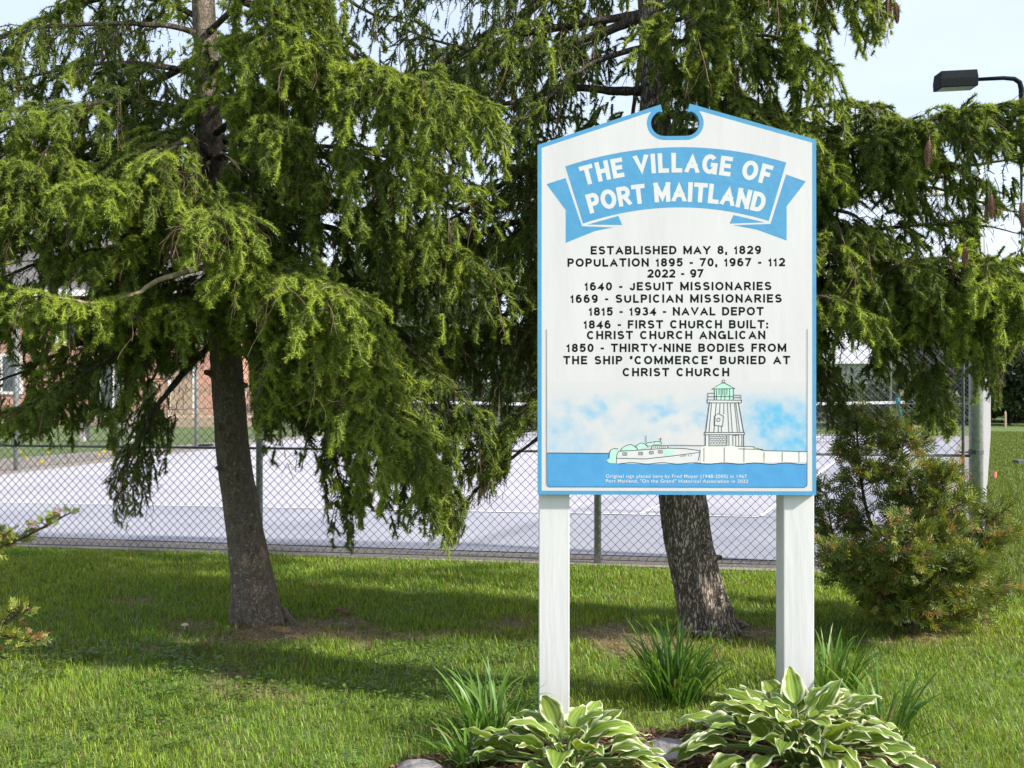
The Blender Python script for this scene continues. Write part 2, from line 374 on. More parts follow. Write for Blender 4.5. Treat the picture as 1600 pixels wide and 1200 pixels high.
# ribbons (strokes of paint)
class Ribbon:
    def __init__(s, layer): s.V = []; s.Fq = []; s.layer = layer; s.k = 0
    def stroke(s, pts, w, closed=False, ext=0.0, clip=None):
        P = [np.array(p, float) for p in pts]
        P = [p for i, p in enumerate(P) if i == 0 or np.linalg.norm(p - P[i-1]) > 1e-6]
        n = len(P)
        if n < 2: return
        if not closed and ext:
            P[0] = P[0] + (P[0] - P[1]) / np.linalg.norm(P[0] - P[1]) * ext
            P[-1] = P[-1] + (P[-1] - P[-2]) / np.linalg.norm(P[-1] - P[-2]) * ext
        A = []; B = []
        for i in range(n):
            a = P[i-1] if (i > 0 or closed) else None; c = P[(i+1) % n] if (i < n-1 or closed) else None
            d1 = (P[i] - a) / (np.linalg.norm(P[i] - a) + 1e-12) if a is not None else None
            d2 = (c - P[i]) / (np.linalg.norm(c - P[i]) + 1e-12) if c is not None else None
            if d1 is None: d1 = d2
            if d2 is None: d2 = d1
            n1 = np.array([-d1[1], d1[0]]); n2 = np.array([-d2[1], d2[0]]); m = n1 + n2
            m /= (np.linalg.norm(m) + 1e-9); q = max(.3, float(np.dot(m, n1)))
            A.append(P[i] + m * w / 2 / q); B.append(P[i] - m * w / 2 / q)
        if clip:
            for L_ in (A, B):
                for v in L_: v[1] = min(max(v[1], clip[0]), clip[1])
        s.k += 1; y = YF - s.layer * .00016 - (s.k % 7) * .00001
        b = len(s.V)
        for i in range(n): s.V += [(A[i][0], y, A[i][1]), (B[i][0], y, B[i][1])]
        for i in range(n if closed else n - 1):
            j = (i + 1) % n; s.Fq.append((b + 2*i, b + 2*i + 1, b + 2*j + 1, b + 2*j))
    def build(s, name, mat, parent, fn=None):
        V = s.V if fn is None else [fn(v) for v in s.V]
        return mk(name, V, s.Fq, mat, parent)
# stroke alphabet: centre lines in a unit box, width relative to the cap height
def el(cx, cy, rx, ry, a0, a1, n=18): return arcp(cx, cy, rx, ry, a0, a1, n)
GL = {
 'A': (.92, [[(0,0),(.5,1),(1,0)], [(.2,.3),(.8,.3)]]),
 'B': (.8, [[(0,0),(0,1)], [(0,1)] + el(.58,.765,.36,.235,90,-90,10) + [(0,.53)], [(.58,.53)] + el(.6,.265,.4,.265,90,-90,10) + [(0,0)]]),
 'C': (.9, [el(.5,.5,.5,.5,42,318,24)]),
 'D': (.85, [[(0,0),(0,1)], [(0,1)] + el(.42,.5,.58,.5,90,-90,16) + [(0,0)]]),
 'E': (.72, [[(1,1),(0,1),(0,0),(1,0)], [(0,.52),(.86,.52)]]),
 'F': (.68, [[(1,1),(0,1),(0,0)], [(0,.5),(.84,.5)]]),
 'G': (.95, [el(.5,.5,.5,.5,44,345,24) + [(1,.46),(.58,.46)], [(1,.46),(1,0)]]),
 'H': (.82, [[(0,0),(0,1)], [(1,0),(1,1)], [(0,.51),(1,.51)]]),
 'I': (.0, [[(.5,0),(.5,1)]]),
 'J': (.64, [[(1,1),(1,.3)] + el(.5,.3,.5,.3,0,-175,12)]),
 'L': (.68, [[(0,1),(0,0),(1,0)]]),
 'M': (1.0, [[(0,0),(0,1)], [(0,1),(.5,.1),(1,1)], [(1,1),(1,0)]]),
 'N': (.84, [[(0,0),(0,1)], [(0,1),(1,0)], [(1,0),(1,1)]]),
 'O': (.97, ['c', el(.5,.5,.5,.5,0,360,28)[:-1]]),
 'P': (.76, [[(0,0),(0,1)], [(0,1)] + el(.6,.72,.4,.28,90,-90,12) + [(0,.44)]]),
 'R': (.82, [[(0,0),(0,1)], [(0,1)] + el(.58,.73,.38,.27,90,-90,12) + [(0,.46)], [(.5,.46),(1,0)]]),
 'S': (.8, [el(.5,.76,.46,.24,22,270,14)[:-1] + el(.5,.26,.5,.26,90,-158,14)]),
 'T': (.82, [[(0,1),(1,1)], [(.5,1),(.5,0)]]),
 'U': (.84, [[(0,1),(0,.36)] + el(.5,.36,.5,.36,180,360,14) + [(1,1)]]),
 'V': (.9, [[(0,1),(.5,0),(1,1)]]),
 'Y': (.88, [[(0,1),(.5,.44),(1,1)], [(.5,.44),(.5,0)]]),
 '0': (.72, ['c', el(.5,.5,.5,.5,0,360,24)[:-1]]),
 '1': (.42, [[(.1,.74),(.45,.80),(.75,1),(.75,0)]]),
 '2': (.72, [el(.5,.70,.5,.30,165,-35,14) + [(0,0)], [(0,0),(1,0)]]),
 '3': (.72, [el(.48,.76,.44,.24,155,-90,12)[:-1], el(.48,.27,.52,.27,100,-160,12)]),
 '4': (.74, [[(.74,0),(.74,1),(0,.27),(1,.27)]]),
 '5': (.72, [[(.92,1),(.16,1),(.06,.5)], el(.48,.33,.52,.33,140,-160,14)]),
 '6': (.72, ['c', el(.5,.31,.5,.31,0,360,20)[:-1], 'o', el(.5,.5,.5,.5,180,48,12)]),
 '7': (.7, [[(0,1),(1,1),(.3,0)]]),
 '8': (.72, ['c', el(.5,.765,.44,.235,0,360,18)[:-1], 'c', el(.5,.265,.5,.265,0,360,18)[:-1]]),
 '9': (.72, ['c', el(.5,.69,.5,.31,0,360,20)[:-1], 'o', el(.5,.5,.5,.5,0,-132,12)]),
 '-': (.38, [[(0,.4),(1,.4)]]),
 ',': (.0, [[(.6,.08),(.35,-.14)]]),
 ':': (.0, [[(.5,0),(.5,.04)], [(.5,.56),(.5,.6)]]),
 '\u201c': (.34, [[(.1,.78),(.25,1)], [(.8,.78),(.95,1)]]),
 '\u201d': (.34, [[(.05,.78),(.2,1)], [(.75,.78),(.9,1)]]),
}
def text_strokes(rb, txt, x0, x1, base, cap, tw, space=.55, ws_=1.0):
    """set txt between x0 and x1 (sign metres); returns nothing"""
    t = tw * cap
    ws = []
    for ch in txt:
        ws.append(space * cap if ch == ' ' else GL[ch][0] * ws_ * cap * (1 if GL[ch][0] else 0) + (t if GL[ch][0] == 0 else 0))
    gap = ((x1 - x0) - sum(ws)) / max(1, len(txt) - 1)
    x = x0
    for ch, w in zip(txt, ws):
        if ch != ' ':
            closed = False
            for st in GL[ch][1]:
                if isinstance(st, str): closed = st == 'c'; continue
                mp = lambda p: (x + t/2 + p[0] * (w - t), base + t/2 + p[1] * (cap - t))
                pts = [mp(p) for p in st]
                curved = len(st) > 8
                e0 = 0 if (curved or closed) else t / 2
                rb.stroke(pts, t, closed, e0, None if ch in ',:' else (base, base + cap))
            closed = False
        x += w + gap
# --- ribbon banner with the title
ban = MB()
def arcy(x, xl, yl, xm, ym, xr, yr):
    # parabola through three points
    A = np.array([[xl*xl, xl, 1], [xm*xm, xm, 1], [xr*xr, xr, 1]], float); c = np.linalg.solve(A, np.array([yl, ym, yr], float))
    return c[0]*x*x + c[1]*x + c[2]
top = [(x, arcy(x, 883, 261.5, 1054, 232.5, 1225, 257)) for x in np.linspace(883, 1225, 25)]
bot = [(x, arcy(x, 910.5, 350.5, 1054, 326, 1198, 347.5)) for x in np.linspace(1198, 910.5, 25)]
flatpx('banner', top + bot, 2, M_blue, board)
for pts in ([(853.8, 289), (883.5, 279.5), (909.2, 354.5), (883.6, 380.5), (883.6, 329.5)],
            [(883.6, 380.5), (909.2, 354.5), (958, 356.6), (930, 362)],
            [(917, 352.2), (965.5, 338.8), (971.5, 353)],
            [(1255, 286.5), (1224.6, 275.5), (1200.6, 352), (1225.5, 378), (1225.5, 325)],
            [(1225.5, 378), (1200.6, 352), (1143, 353.8), (1180, 361)],
            [(1192, 349.6), (1143.5, 338), (1137.5, 351.5)]):
    flatpx('banner_tail', pts, 2, M_blue, board)
def fan(R_, ymid):
    """bend text whose baseline lies at sign height sz(ymid) round a circle of R_ pixels below it"""
    r = R_ / K; zb = sz(ymid)
    def f(v):
        a = v[0] / r; q = r + (v[2] - zb)
        return (q * math.sin(a), v[1], zb - r + q * math.cos(a))
    return f
for txt, x0, x1, yb, R_ in (('THE VILLAGE OF', 910, 1199, 271.8, 515), ('PORT MAITLAND', 920, 1190, 317.0, 490)):
    rb = Ribbon(4); text_strokes(rb, txt, sx(x0), sx(x1), sz(yb), 30.5 / K, .222, .30, .80)
    rb.build('lettering', M_lwhite, board, fan(R_, yb))
for txt, x0, x1, yb in (('ESTABLISHED MAY 8, 1829', 922.6, 1186, 398.8), ('POPULATION 1895 - 70, 1967 - 112', 886.5, 1223, 417.8), ('2022 - 97', 1010.5, 1097, 435),
                        ('1640 - JESUIT MISSIONARIES', 913, 1202, 454.8), ('1669 - SULPICIAN MISSIONARIES', 891, 1218, 474), ('1815 - 1934 - NAVAL DEPOT', 919.5, 1190, 493.8),
                        ('1846 - FIRST CHURCH BUILT:', 911.5, 1197, 514), ('CHRIST CHURCH ANGLICAN', 916.6, 1192.7, 530.6), ('1850 - THIRTY-NINE BODIES FROM', 885, 1225, 550.4),
                        ('THE SHIP \u201cCOMMERCE\u201d BURIED AT', 880, 1230.7, 569.5), ('CHRIST CHURCH', 972, 1137, 588.2)):
    rb = Ribbon(2); text_strokes(rb, txt, sx(x0), sx(x1), sz(yb), 13.2 / K, .225, .42)
    rb.build('lettering', M_ink, board)
# --- the printed picture
M_psky = mat_leaf('picture_sky_print', 0.0, .5)
px_ = np.linspace(854.5, 1256.5, 180); py_ = np.linspace(596, 712, 60); PX, PY = np.meshgrid(px_, py_)
wx = PX + (fbm(PX, PY, .05) - .5) * 50; wy = PY + (fbm(PX + 90, PY + 40, .05) - .5) * 40
blob = np.zeros_like(PX)
for (cx, cy, rx, ry, k) in ((1222, 655, 62, 42, 1.0), (1250, 690, 60, 40, .9), (1175, 645, 26, 30, .55), (866, 672, 44, 24, .62), (915, 642, 34, 17, .62), (940, 628, 14, 14, .5), (1028, 642, 26, 16, .62), (1040, 624, 16, 14, .5), (1094, 663, 14, 9, .6), (1060, 672, 34, 10, .35), (1000, 620, 50, 14, .3), (895, 694, 55, 14, .3), (980, 690, 60, 12, .15)):
    blob = np.maximum(blob, k * np.exp(-(((wx - cx) / rx) ** 2 + ((wy - cy) / ry) ** 2)))
fade = np.clip((PY - 600) / 34, 0, 1)
val = np.clip((blob * (.35 + 1.1 * fbm(PX, PY, .09)) + (fbm(PX + 50, PY + 10, .045) - .47) * .5) * fade, 0, 1)[..., None]
pc = np.array([.625, .615, .63]) * (1 - val) + np.array([.13, .45, .70]) * val
idp = np.arange(PX.size).reshape(PX.shape)
fp = np.stack([idp[:-1, :-1], idp[1:, :-1], idp[1:, 1:], idp[:-1, 1:]], -1).reshape(-1, 4)
mk('picture_sky', np.stack([sx(PX), np.full_like(PX, YF - .00032), sz(PY)], -1), fp, M_psky, board, col=pc.reshape(-1, 3))
Q = lambda u, v: (850 + u / 3.81, 580 + v / 3.81)
wave = [(950 + i * 8, 723 + 1.1 * math.sin(i * 1.05)) for i in range(39)]
wpoly = [(855, 707), (951, 707.6), (957, 721)] + wave + [(1256.5, 721.5)] + [(1256.5, 756)] + arcp(1252, 755.5, 4.5, 4.5, 0, 90, 5) + arcp(859, 755.5, 4.5, 4.5, 90, 180, 5)
pier = [Q(925, 450), Q(950, 440), Q(1130, 443), Q(1240, 446), Q(1290, 468), Q(1550, 475), Q(1550, 537), Q(925, 545)]
flatpx('pier', pier, 4, M_pier, board)
flatpx('water', wpoly, 5, M_water, board)
tower = [Q(978, 180), Q(1147, 180), Q(1178, 362), Q(1183, 375), Q(1178, 442), Q(953, 440), Q(953, 375), Q(955, 362)]
flatpx('lighthouse', tower, 6, M_lwhite, board)
flatpx('lighthouse_gallery', [Q(963, 170), Q(1167, 172), Q(1165, 187), Q(966, 187)], 7, M_lwhite, board)
flatpx('lantern_room', [Q(1008, 103), Q(1118, 103), Q(1118, 170), Q(1008, 170)], 7, M_mint, board)
flatpx('lantern_roof', [Q(993, 105), Q(1052, 70), Q(1066, 70), Q(1125, 103)], 8, M_mint, board)
flatpx('boat', [Q(440, 474), Q(430, 500), Q(428, 546), Q(600, 550), Q(800, 548), Q(880, 546), Q(912, 528), Q(923, 470), Q(830, 457), Q(735, 455), Q(730, 440), Q(640, 440), Q(635, 462)], 7, M_lwhite, board)
for k_, pts in enumerate(([(385, 515), (388, 485), (395, 468), (412, 458), (440, 460), (455, 472), (438, 477), (430, 516)], [(370, 530), (385, 516), (428, 516), (428, 546), (385, 543)],
            [(452, 470), (465, 452), (490, 438), (515, 434), (535, 442), (550, 455), (556, 468)], [(540, 452), (555, 432), (575, 425), (595, 430), (618, 450), (560, 466)],
            [(598, 436), (610, 424), (640, 420), (652, 426), (640, 440)], [(648, 432), (665, 415), (690, 418), (696, 432)], [(708, 462), (762, 460), (762, 500), (708, 504)])):
    flatpx('boat_shelter', [Q(*p) for p in pts], 8 + (k_ % 2), M_mint, board)
lw = .75 / K
rb = Ribbon(11)
def ls(*pts, closed=False, w=lw): rb.stroke([(sx(Q(*p)[0]), sz(Q(*p)[1])) for p in pts], w, closed)
ls((978, 182), (955, 362), w=lw*1.3); ls((1147, 182), (1178, 362), w=lw*1.3)
for a, b in (((1018, 187), (1003, 362)), ((1040, 187), (1037, 250)), ((1062, 187), (1062, 255)), ((1083, 187), (1092, 362)), ((1100, 187), (1112, 362)), ((1124, 187), (1143, 362)), ((1132, 187), (1156, 362)), ((990, 187), (975, 362))): ls(a, b)
ls((963, 170), (1167, 172), (1165, 187), (966, 187), closed=True)
ls((967, 130), (1008, 130)); ls((967, 150), (1008, 150)); ls((967, 130), (967, 170)); ls((1120, 142), (1162, 142)); ls((1120, 156), (1162, 156)); ls((1162, 142), (1162, 172))
ls((993, 105), (1052, 70), (1066, 70), (1125, 103), closed=True); ls((1008, 105), (1008, 170)); ls((1118, 105), (1118, 172))
for u in (1020, 1034, 1046, 1056, 1068, 1080, 1096): ls((u, 105), (u, 140 if u in (1034, 1056, 1080) else 168))
ls((1008, 150), (1118, 150)); rb.stroke([(sx(Q(*p)[0]), sz(Q(*p)[1])) for p in el(1060, 60, 8, 9, 0, 340, 12)], lw, True)
ls((947, 362), (1183, 362), (1183, 375), (947, 375), closed=True); ls((953, 375), (953, 440), w=lw*1.6); ls((1178, 375), (1178, 442), w=lw*1.3); ls((975, 375), (975, 440), (1080, 440), (1080, 375))
for v in (386, 397, 408, 419, 430): ls((975, v), (1080, v), w=lw*.6)
for i in range(5):
    for u in range(6): ls((985 + u * 17 + (i % 2) * 8, 375 + i * 11), (985 + u * 17 + (i % 2) * 8, 386 + i * 11), w=lw*.6)
ls((1092, 375), (1092, 442)); ls((1115, 440), (1115, 378), (1150, 378), (1150, 442)); ls((1132, 378), (1132, 440)); ls((1168, 376), (1168, 442))
ls((1005, 320), (1005, 266), (1030, 250), (1060, 266), (1055, 325), closed=True); rb.stroke([(sx(Q(*p)[0]), sz(Q(*p)[1])) for p in el(1030, 287, 10, 10, 0, 340, 12)], lw, True); ls((1030, 322), (1030, 362)); ls((1048, 324), (1048, 362))
ls((735, 438), (950, 440)); ls((1130, 443), (1240, 446), (1240, 452), (1258, 455), (1290, 468), (1553, 475)); ls((1148, 458), (1292, 462))
for u in (945, 1065, 1180, 1298, 1405, 1503): ls((u, 450 if u < 1200 else 476), (u, 535))
ls((440, 474), (430, 500), (428, 546)); ls((440, 474), (640, 462), (735, 455), (830, 457), (923, 470), (912, 528)); ls((430, 515), (600, 519), (760, 501), (917, 480)); ls((635, 462), (640, 440), (730, 440), (735, 455))
for (u, v) in ((478, 490), (572, 487), (635, 482), (688, 477)):
    for q in (-12, -4, 4, 12): ls((u + q, v - 8), (u + q, v + 8), w=lw*.8)
    ls((u - 12, v - 8), (u + 12, v - 8), w=lw*.6); ls((u - 12, v + 8), (u + 12, v + 8), w=lw*.6)
for u in range(650, 726, 11): ls((u, 443), (u, 455), w=lw*.8)
ls((603, 380), (603, 424)); ls((690, 395), (690, 416)); ls((683, 400), (697, 400))
ls((385, 515), (388, 485), (395, 468), (412, 458), (440, 460)); ls((452, 470), (465, 452), (490, 438), (515, 434), (535, 442), (550, 455), (556, 468)); ls((540, 452), (555, 432), (575, 425), (595, 430), (618, 450)); ls((598, 436), (610, 424), (640, 420), (665, 415), (690, 418), (696, 432))
for i, u in enumerate((806, 816, 826, 834, 852, 868)): ls((u, 507 - i), (u + 4, 498 - i), w=lw*.8)
rb.stroke([(sx(x), sz(y)) for x, y in [(855, 707), (951, 707.6)]], lw); rb.stroke([(sx(x), sz(y)) for x, y in wave[2:]], lw)
rb.build('picture_linework', M_ink, board)
fr = Ribbon(10)
fpts = [(854, 515), (854, 755)] + arcp(859.5, 754.5, 5.5, 5.5, 180, 90, 6) + arcp(1251.5, 754.5, 5.5, 5.5, 90, 0, 6) + [(1257, 515)]
fr.stroke([(sx(x), sz(y)) for x, y in fpts], .65 / K); fr.build('picture_border', M_ink, board)
def small_text(txt, px, py, hpx, wpx):
    c = bpy.data.curves.new('caption', 'FONT'); c.body = txt; c.size = 1; c.offset = .014; c.space_character = 1.12
    o = bpy.data.objects.new('caption', c); COL.objects.link(o)
    dg = bpy.context.evaluated_depsgraph_get(); me = bpy.data.meshes.new_from_object(o.evaluated_get(dg))
    bpy.data.objects.remove(o); bpy.data.curves.remove(c)
    v = np.array([q.co[:] for q in me.vertices]); x0, x1 = v[:, 0].min(), v[:, 0].max()
    sc = wpx / K / (x1 - x0); sh = hpx / K / .70
    for q in me.vertices: q.co = (sx(px) + (q.co.x - x0) * sc, YF - .0012, sz(py) + q.co.y * sh)
    me.materials.clear(); me.materials.append(M_lwhite)
    o = bpy.data.objects.new('caption_lettering', me); COL.objects.link(o); o.parent = board
small_text('Original sign placed here by Fred Moyer (1948-2000) in 1967', 946, 745.5, 5.0, 218)
small_text('Port Maitland, "On the Grand" Historical Association in 2022', 946, 753, 5.0, 220)

def join(objs, name, parent):
    """painted layers belong to the part they lie on"""
    co_, lv, tot, mi, cols, mats, nv = [], [], [], [], [], [], 0
    for o in objs:
        me = o.data; v = np.empty(len(me.vertices) * 3, np.float32); me.vertices.foreach_get('co', v)
        l = np.empty(len(me.loops), np.int32); me.loops.foreach_get('vertex_index', l); t = np.empty(len(me.polygons), np.int32); me.polygons.foreach_get('loop_total', t)
        c = np.ones((len(me.vertices), 4), np.float32); a = me.color_attributes.get('col')
        if a: b_ = np.empty(len(me.vertices) * 4, np.float32); a.data.foreach_get('color', b_); c = b_.reshape(-1, 4)
        if me.materials[0] not in mats: mats.append(me.materials[0])
        co_.append(v.reshape(-1, 3)); lv.append(l + nv); tot.append(t); mi.append(np.full(len(t), mats.index(me.materials[0]), np.int32)); cols.append(c); nv += len(v) // 3
    l = np.concatenate(lv); t = np.concatenate(tot); st = np.concatenate([[0], np.cumsum(t)[:-1]])
    Fl = [l[a:a + n_].reshape(1, -1) for a, n_ in zip(st, t)]
    for o in objs: bpy.data.objects.remove(o)
    r = mk(name, np.concatenate(co_), Fl, None, parent, col=np.concatenate(cols)[:, :3])
    for m_ in mats: r.data.materials.append(m_)
    r.data.polygons.foreach_set('material_index', np.concatenate(mi)); return r
kids = list(board.children)
isk = lambda o, *k: o.name.split('.')[0] in k
tl = [o for o in kids if isk(o, 'lettering') and o.data.materials[0] == M_lwhite]; hl = [o for o in kids if isk(o, 'lettering') and o.data.materials[0] == M_ink]
bn_ = [o for o in kids if isk(o, 'banner', 'banner_tail')]; fc = [o for o in kids if isk(o, 'face')]
rest = [o for o in kids if o not in tl + hl + bn_ + fc]
join(bn_ + tl, 'ribbon_banner', board); join(fc + hl, 'lettered_face', board); join(rest, 'painted_picture', board)

# ------------------------------------------------------------------ spruce trees
LOWX = [-400, -60, 40, 90, 110, 150, 168, 178, 192, 235, 262, 275, 300, 322, 388, 396, 420, 465, 486, 500, 512, 552, 575, 620, 660, 705, 735, 790, 803, 840, 860, 1250, 1272, 1280, 1335, 1350, 1400, 1425, 1440, 1490, 1500, 1558, 1572, 1605, 2000]
LOWY = [640, 700, 690, 700, 745, 730, 760, 820, 832, 825, 740, 660, 585, 555, 555, 690, 735, 742, 700, 760, 868, 872, 800, 842, 850, 874, 790, 760, 690, 660, 600, 560, 690, 692, 690, 600, 610, 660, 698, 690, 640, 662, 570, 540, 540]
SKYX = [1290, 1318, 1365, 1392, 1406, 1412]; SKYY = [140, 128, 90, 60, 15, -60]
RIMX = [1318, 1390, 1450, 1540, 1600, 1900]; RIMY = [140, 165, 172, 138, 118, 60]
# openings in the crowns: centre, radii, how open, and how far out they reach
GAPS = [(288, 618, 46, 36, .8, 9), (172, 602, 20, 36, .6, 9), (18, 600, 20, 34, .9, 9), (30, 425, 30, 20, .7, 9), (118, 455, 26, 12, .7, 9), (332, 225, 24, 62, .93, 6.0), (320, 20, 24, 40, .8, 6.1),
        (262, 60, 34, 20, .8, 9), (272, 112, 16, 26, .7, 9), (268, 434, 66, 13, .85, 5.25), (705, 25, 50, 24, .7, 9), (985, 170, 14, 40, .9, 9), (960, 150, 26, 22, .7, 9), (1062, 60, 14, 40, .6, 9), (515, 345, 14, 20, .7, 9), (508, 215, 16, 22, .7, 9),
        (1345, 335, 44, 18, .75, 9), (1555, 265, 44, 18, .75, 9), (1565, 370, 30, 28, .85, 9), (1335, 555, 30, 24, .85, 9), (1385, 640, 30, 40, .9, 9), (1460, 300, 22, 16, .6, 9), (720, 470, 70, 40, .35, 9), (790, 350, 30, 22, .45, 9), (690, 630, 50, 26, .45, 9), (450, 690, 34, 30, .5, 9), (150, 690, 16, 30, .7, 9), (700, 330, 40, 16, .5, 9), (1300, 420, 20, 16, .6, 9), (1440, 556, 40, 26, .6, 9), (1500, 600, 20, 40, .6, 9), (1312, 520, 20, 16, .5, 9), (1405, 480, 24, 12, .5, 9)]
def keep(P, drop=0.0):
    x = P[:, 0] / P[:, 1] * F + 800; y = 600 - (P[:, 2] - H) / P[:, 1] * F
    low = np.interp(x, LOWX, LOWY) + RNG.normal(0, 10, len(x)) * 1.0
    k = (y < low) & (P[:, 1] > 3.6)
    sky_ = (x > 1300) & (y > np.interp(x, SKYX, SKYY, right=-1e9)) & (y < np.interp(x, RIMX, RIMY)) & (P[:, 1] < 12)
    sky_ |= (x > 1412) & (y < np.interp(x, RIMX, RIMY)) & (y > -700)
    k &= ~sky_
    for (gx_, gy_, rx, ry, pr_, ymax) in GAPS:
        d = ((x - gx_) / rx) ** 2 + ((y - gy_) / ry) ** 2 + RNG.normal(0, .18, len(x))
        k &= ~((d < 1) & (P[:, 1] < ymax) & (RNG.random(len(x)) < pr_))
    nearsign = (x > 800) & (x < 1300) & (P[:, 1] < 4.85) & (P[:, 2] < 3.0)
    return k & ~nearsign
C_OLD = np.array([.098, .148, .036]); C_MID = np.array([.245, .33, .052]); C_NEW = np.array([.38, .48, .065]); C_TWIG = np.array([.20, .145, .085]); C_TWD = np.array([.075, .055, .036])
def catmull(pts, n):
    P = np.asarray(pts, float); P = np.vstack([2 * P[0] - P[1], P, 2 * P[-1] - P[-2]])
    m = len(P) - 3; t = np.linspace(0, m - 1e-6, n); i = t.astype(int); f = (t - i)[:, None]
    p0, p1, p2, p3 = P[i], P[i+1], P[i+2], P[i+3]
    return .5 * ((2*p1) + (-p0 + p2) * f + (2*p0 - 5*p1 + 4*p2 - p3) * f**2 + (-p0 + 3*p1 - 3*p2 + p3) * f**3)
def droop(B, D, L, Kn, g, wig=.12):
    """polylines (N,Kn+1,3) from B in direction D, bending down by g a step"""
    N = len(B); P = np.empty((N, Kn + 1, 3)); P[:, 0] = B; d = norm(D); st = (L / Kn)[:, None]
    g = np.broadcast_to(np.asarray(g, float), (N,))
    for k in range(Kn):
        P[:, k+1] = P[:, k] + d * st
        d = d + RNG.normal(0, wig, (N, 3)); d[:, 2] -= g; d = norm(d)
    return P
def sample(P, i, t):
    Kn = P.shape[1] - 1; f = t * Kn; k = np.minimum(f.astype(int), Kn - 1); f = (f - k)[:, None]
    a, b = P[i, k], P[i, k+1]
    return a * (1 - f) + b * f, norm(b - a)
class Crown:
    def __init__(s): s.nd = []; s.tw = []; s.co = []
    def needles(s, P0, P1, c, dens, ln, wd, mask=True):
        if mask:
            k = keep((P0 + P1) / 2); P0, P1 = P0[k], P1[k]; c = c[k]
        if len(P0): s.nd.append((P0, P1, c, np.full(len(P0), dens), np.full(len(P0), ln), np.full(len(P0), wd)))
    def finger(s, P, c, dens, ln, wd, rc, mask=True):
        """clad shoots: polylines P (N,K+1,3) with a green core and needles all round"""
        K_ = P.shape[1] - 1
        if mask:
            k = keep(P[:, 0]) & keep(P[:, K_ // 2 + K_ % 2]) & keep(P[:, -1]); P, c = P[k], c[k]
        if not len(P): return
        a, b = P[:, :-1].reshape(-1, 3), P[:, 1:].reshape(-1, 3); f = np.linspace(.72, 1.06, K_)
        cc = np.clip(np.repeat(c, K_) * np.tile(f, len(P)), 0, 1)
        s.nd.append((a, b, cc, np.full(len(a), dens), np.full(len(a), ln), np.full(len(a), wd)))
        s.co.append((P, c, rc))
    def twig(s, P0, P1, r, c, mask=True):
        r = np.broadcast_to(r, (len(P0),)); c = np.broadcast_to(c, (len(P0), 3))
        if mask:
            k = keep((P0 + P1) / 2); P0, P1, r, c = P0[k], P1[k], r[k], c[k]
        if len(P0): s.tw.append((P0, P1, r, c))
    def build(s, name, mat, parent):
        P0 = np.concatenate([a[0] for a in s.nd]); P1 = np.concatenate([a[1] for a in s.nd]); c = np.concatenate([a[2] for a in s.nd])
        de = np.concatenate([a[3] for a in s.nd]); ln = np.concatenate([a[4] for a in s.nd]); wd = np.concatenate([a[5] for a in s.nd])
        L = np.linalg.norm(P1 - P0, axis=1); n = np.floor(L * de + RNG.random(len(L))).astype(int)
        i = np.repeat(np.arange(len(L)), n); t = RNG.random(len(i))[:, None]
        b = P0[i] * (1 - t) + P1[i] * t; ax = norm(P1 - P0)[i]
        pr = norm(np.cross(ax, RNG.normal(size=(len(i), 3))))
        d = norm(ax * .52 + pr * .9 + RNG.normal(0, .1, (len(i), 3)) + np.array([0, 0, .08]))
        tip = b + d * (ln[i] * RNG.uniform(.75, 1.2, len(i)))[:, None]
        sd = norm(np.cross(d, RNG.normal(size=(len(i), 3)))) * (wd[i] / 2)[:, None]
        V = np.stack([b - sd, b + sd, tip], 1).reshape(-1, 3)
        cc = c[i][:, None]
        colr = np.where(cc < .5, C_OLD + (C_MID - C_OLD) * (cc * 2), C_MID + (C_NEW - C_MID) * (cc * 2 - 1))
        colr = colr * RNG.uniform(.55, 1.45, (len(i), 1)); colr = np.repeat(colr, 3, axis=0)
        Ft = np.arange(len(V), dtype=np.int32).reshape(-1, 3)
        CV, CF, CC = [], [], []; nb = len(V)
        for P, c_, rc in s.co:
            N, K1 = P.shape[:2]; ax = norm(P[:, -1] - P[:, 0])[:, None]; A = norm(np.cross(ax, np.array([.31, .77, .2]))); B = np.cross(ax, A)
            rr = (rc * np.sin(np.linspace(.55, np.pi * .97, K1)) ** .5)[None, :, None]
            v = np.stack([P + (A * math.cos(q) + B * math.sin(q)) * rr for q in (0, 1.571, 3.1416, 4.712)], 2).reshape(-1, 3)
            o = (np.arange(N) * K1 * 4)[:, None]
            for k in range(K1 - 1):
                for q in range(4): CF.append(o + nb + np.array([[k*4 + q, k*4 + (q+1) % 4, k*4 + 4 + (q+1) % 4, k*4 + 4 + q]]))
            nb += len(v); CV.append(v); x = c_[:, None]
            q_ = np.where(x < .5, C_OLD + (C_MID - C_OLD) * (x * 2), C_MID + (C_NEW - C_MID) * (x * 2 - 1)) * .7
            CC.append(np.repeat(q_, K1 * 4, axis=0))
        V = np.concatenate([V] + CV); colr = np.concatenate([colr] + CC); CF = np.concatenate(CF).astype(np.int32)
        # twigs: open three-sided prisms
        T0 = np.concatenate([a[0] for a in s.tw]); T1 = np.concatenate([a[1] for a in s.tw]); r = np.concatenate([a[2] for a in s.tw]); tc = np.concatenate([a[3] for a in s.tw])
        ax = norm(T1 - T0); A = norm(np.cross(ax, np.array([.31, .77, .2]))); B = np.cross(ax, A)
        ring = [A * math.cos(q) + B * math.sin(q) for q in (0, 2.094, 4.189)]
        TV = np.stack([T0 + ring[k] * r[:, None] for k in range(3)] + [T1 + ring[k] * (r * .8)[:, None] for k in range(3)], 1).reshape(-1, 3)
        o = (np.arange(len(T0)) * 6)[:, None] + len(V)
        Fq = np.concatenate([o + np.array([[0, 1, 4, 3]]), o + np.array([[1, 2, 5, 4]]), o + np.array([[2, 0, 3, 5]])]).astype(np.int32)
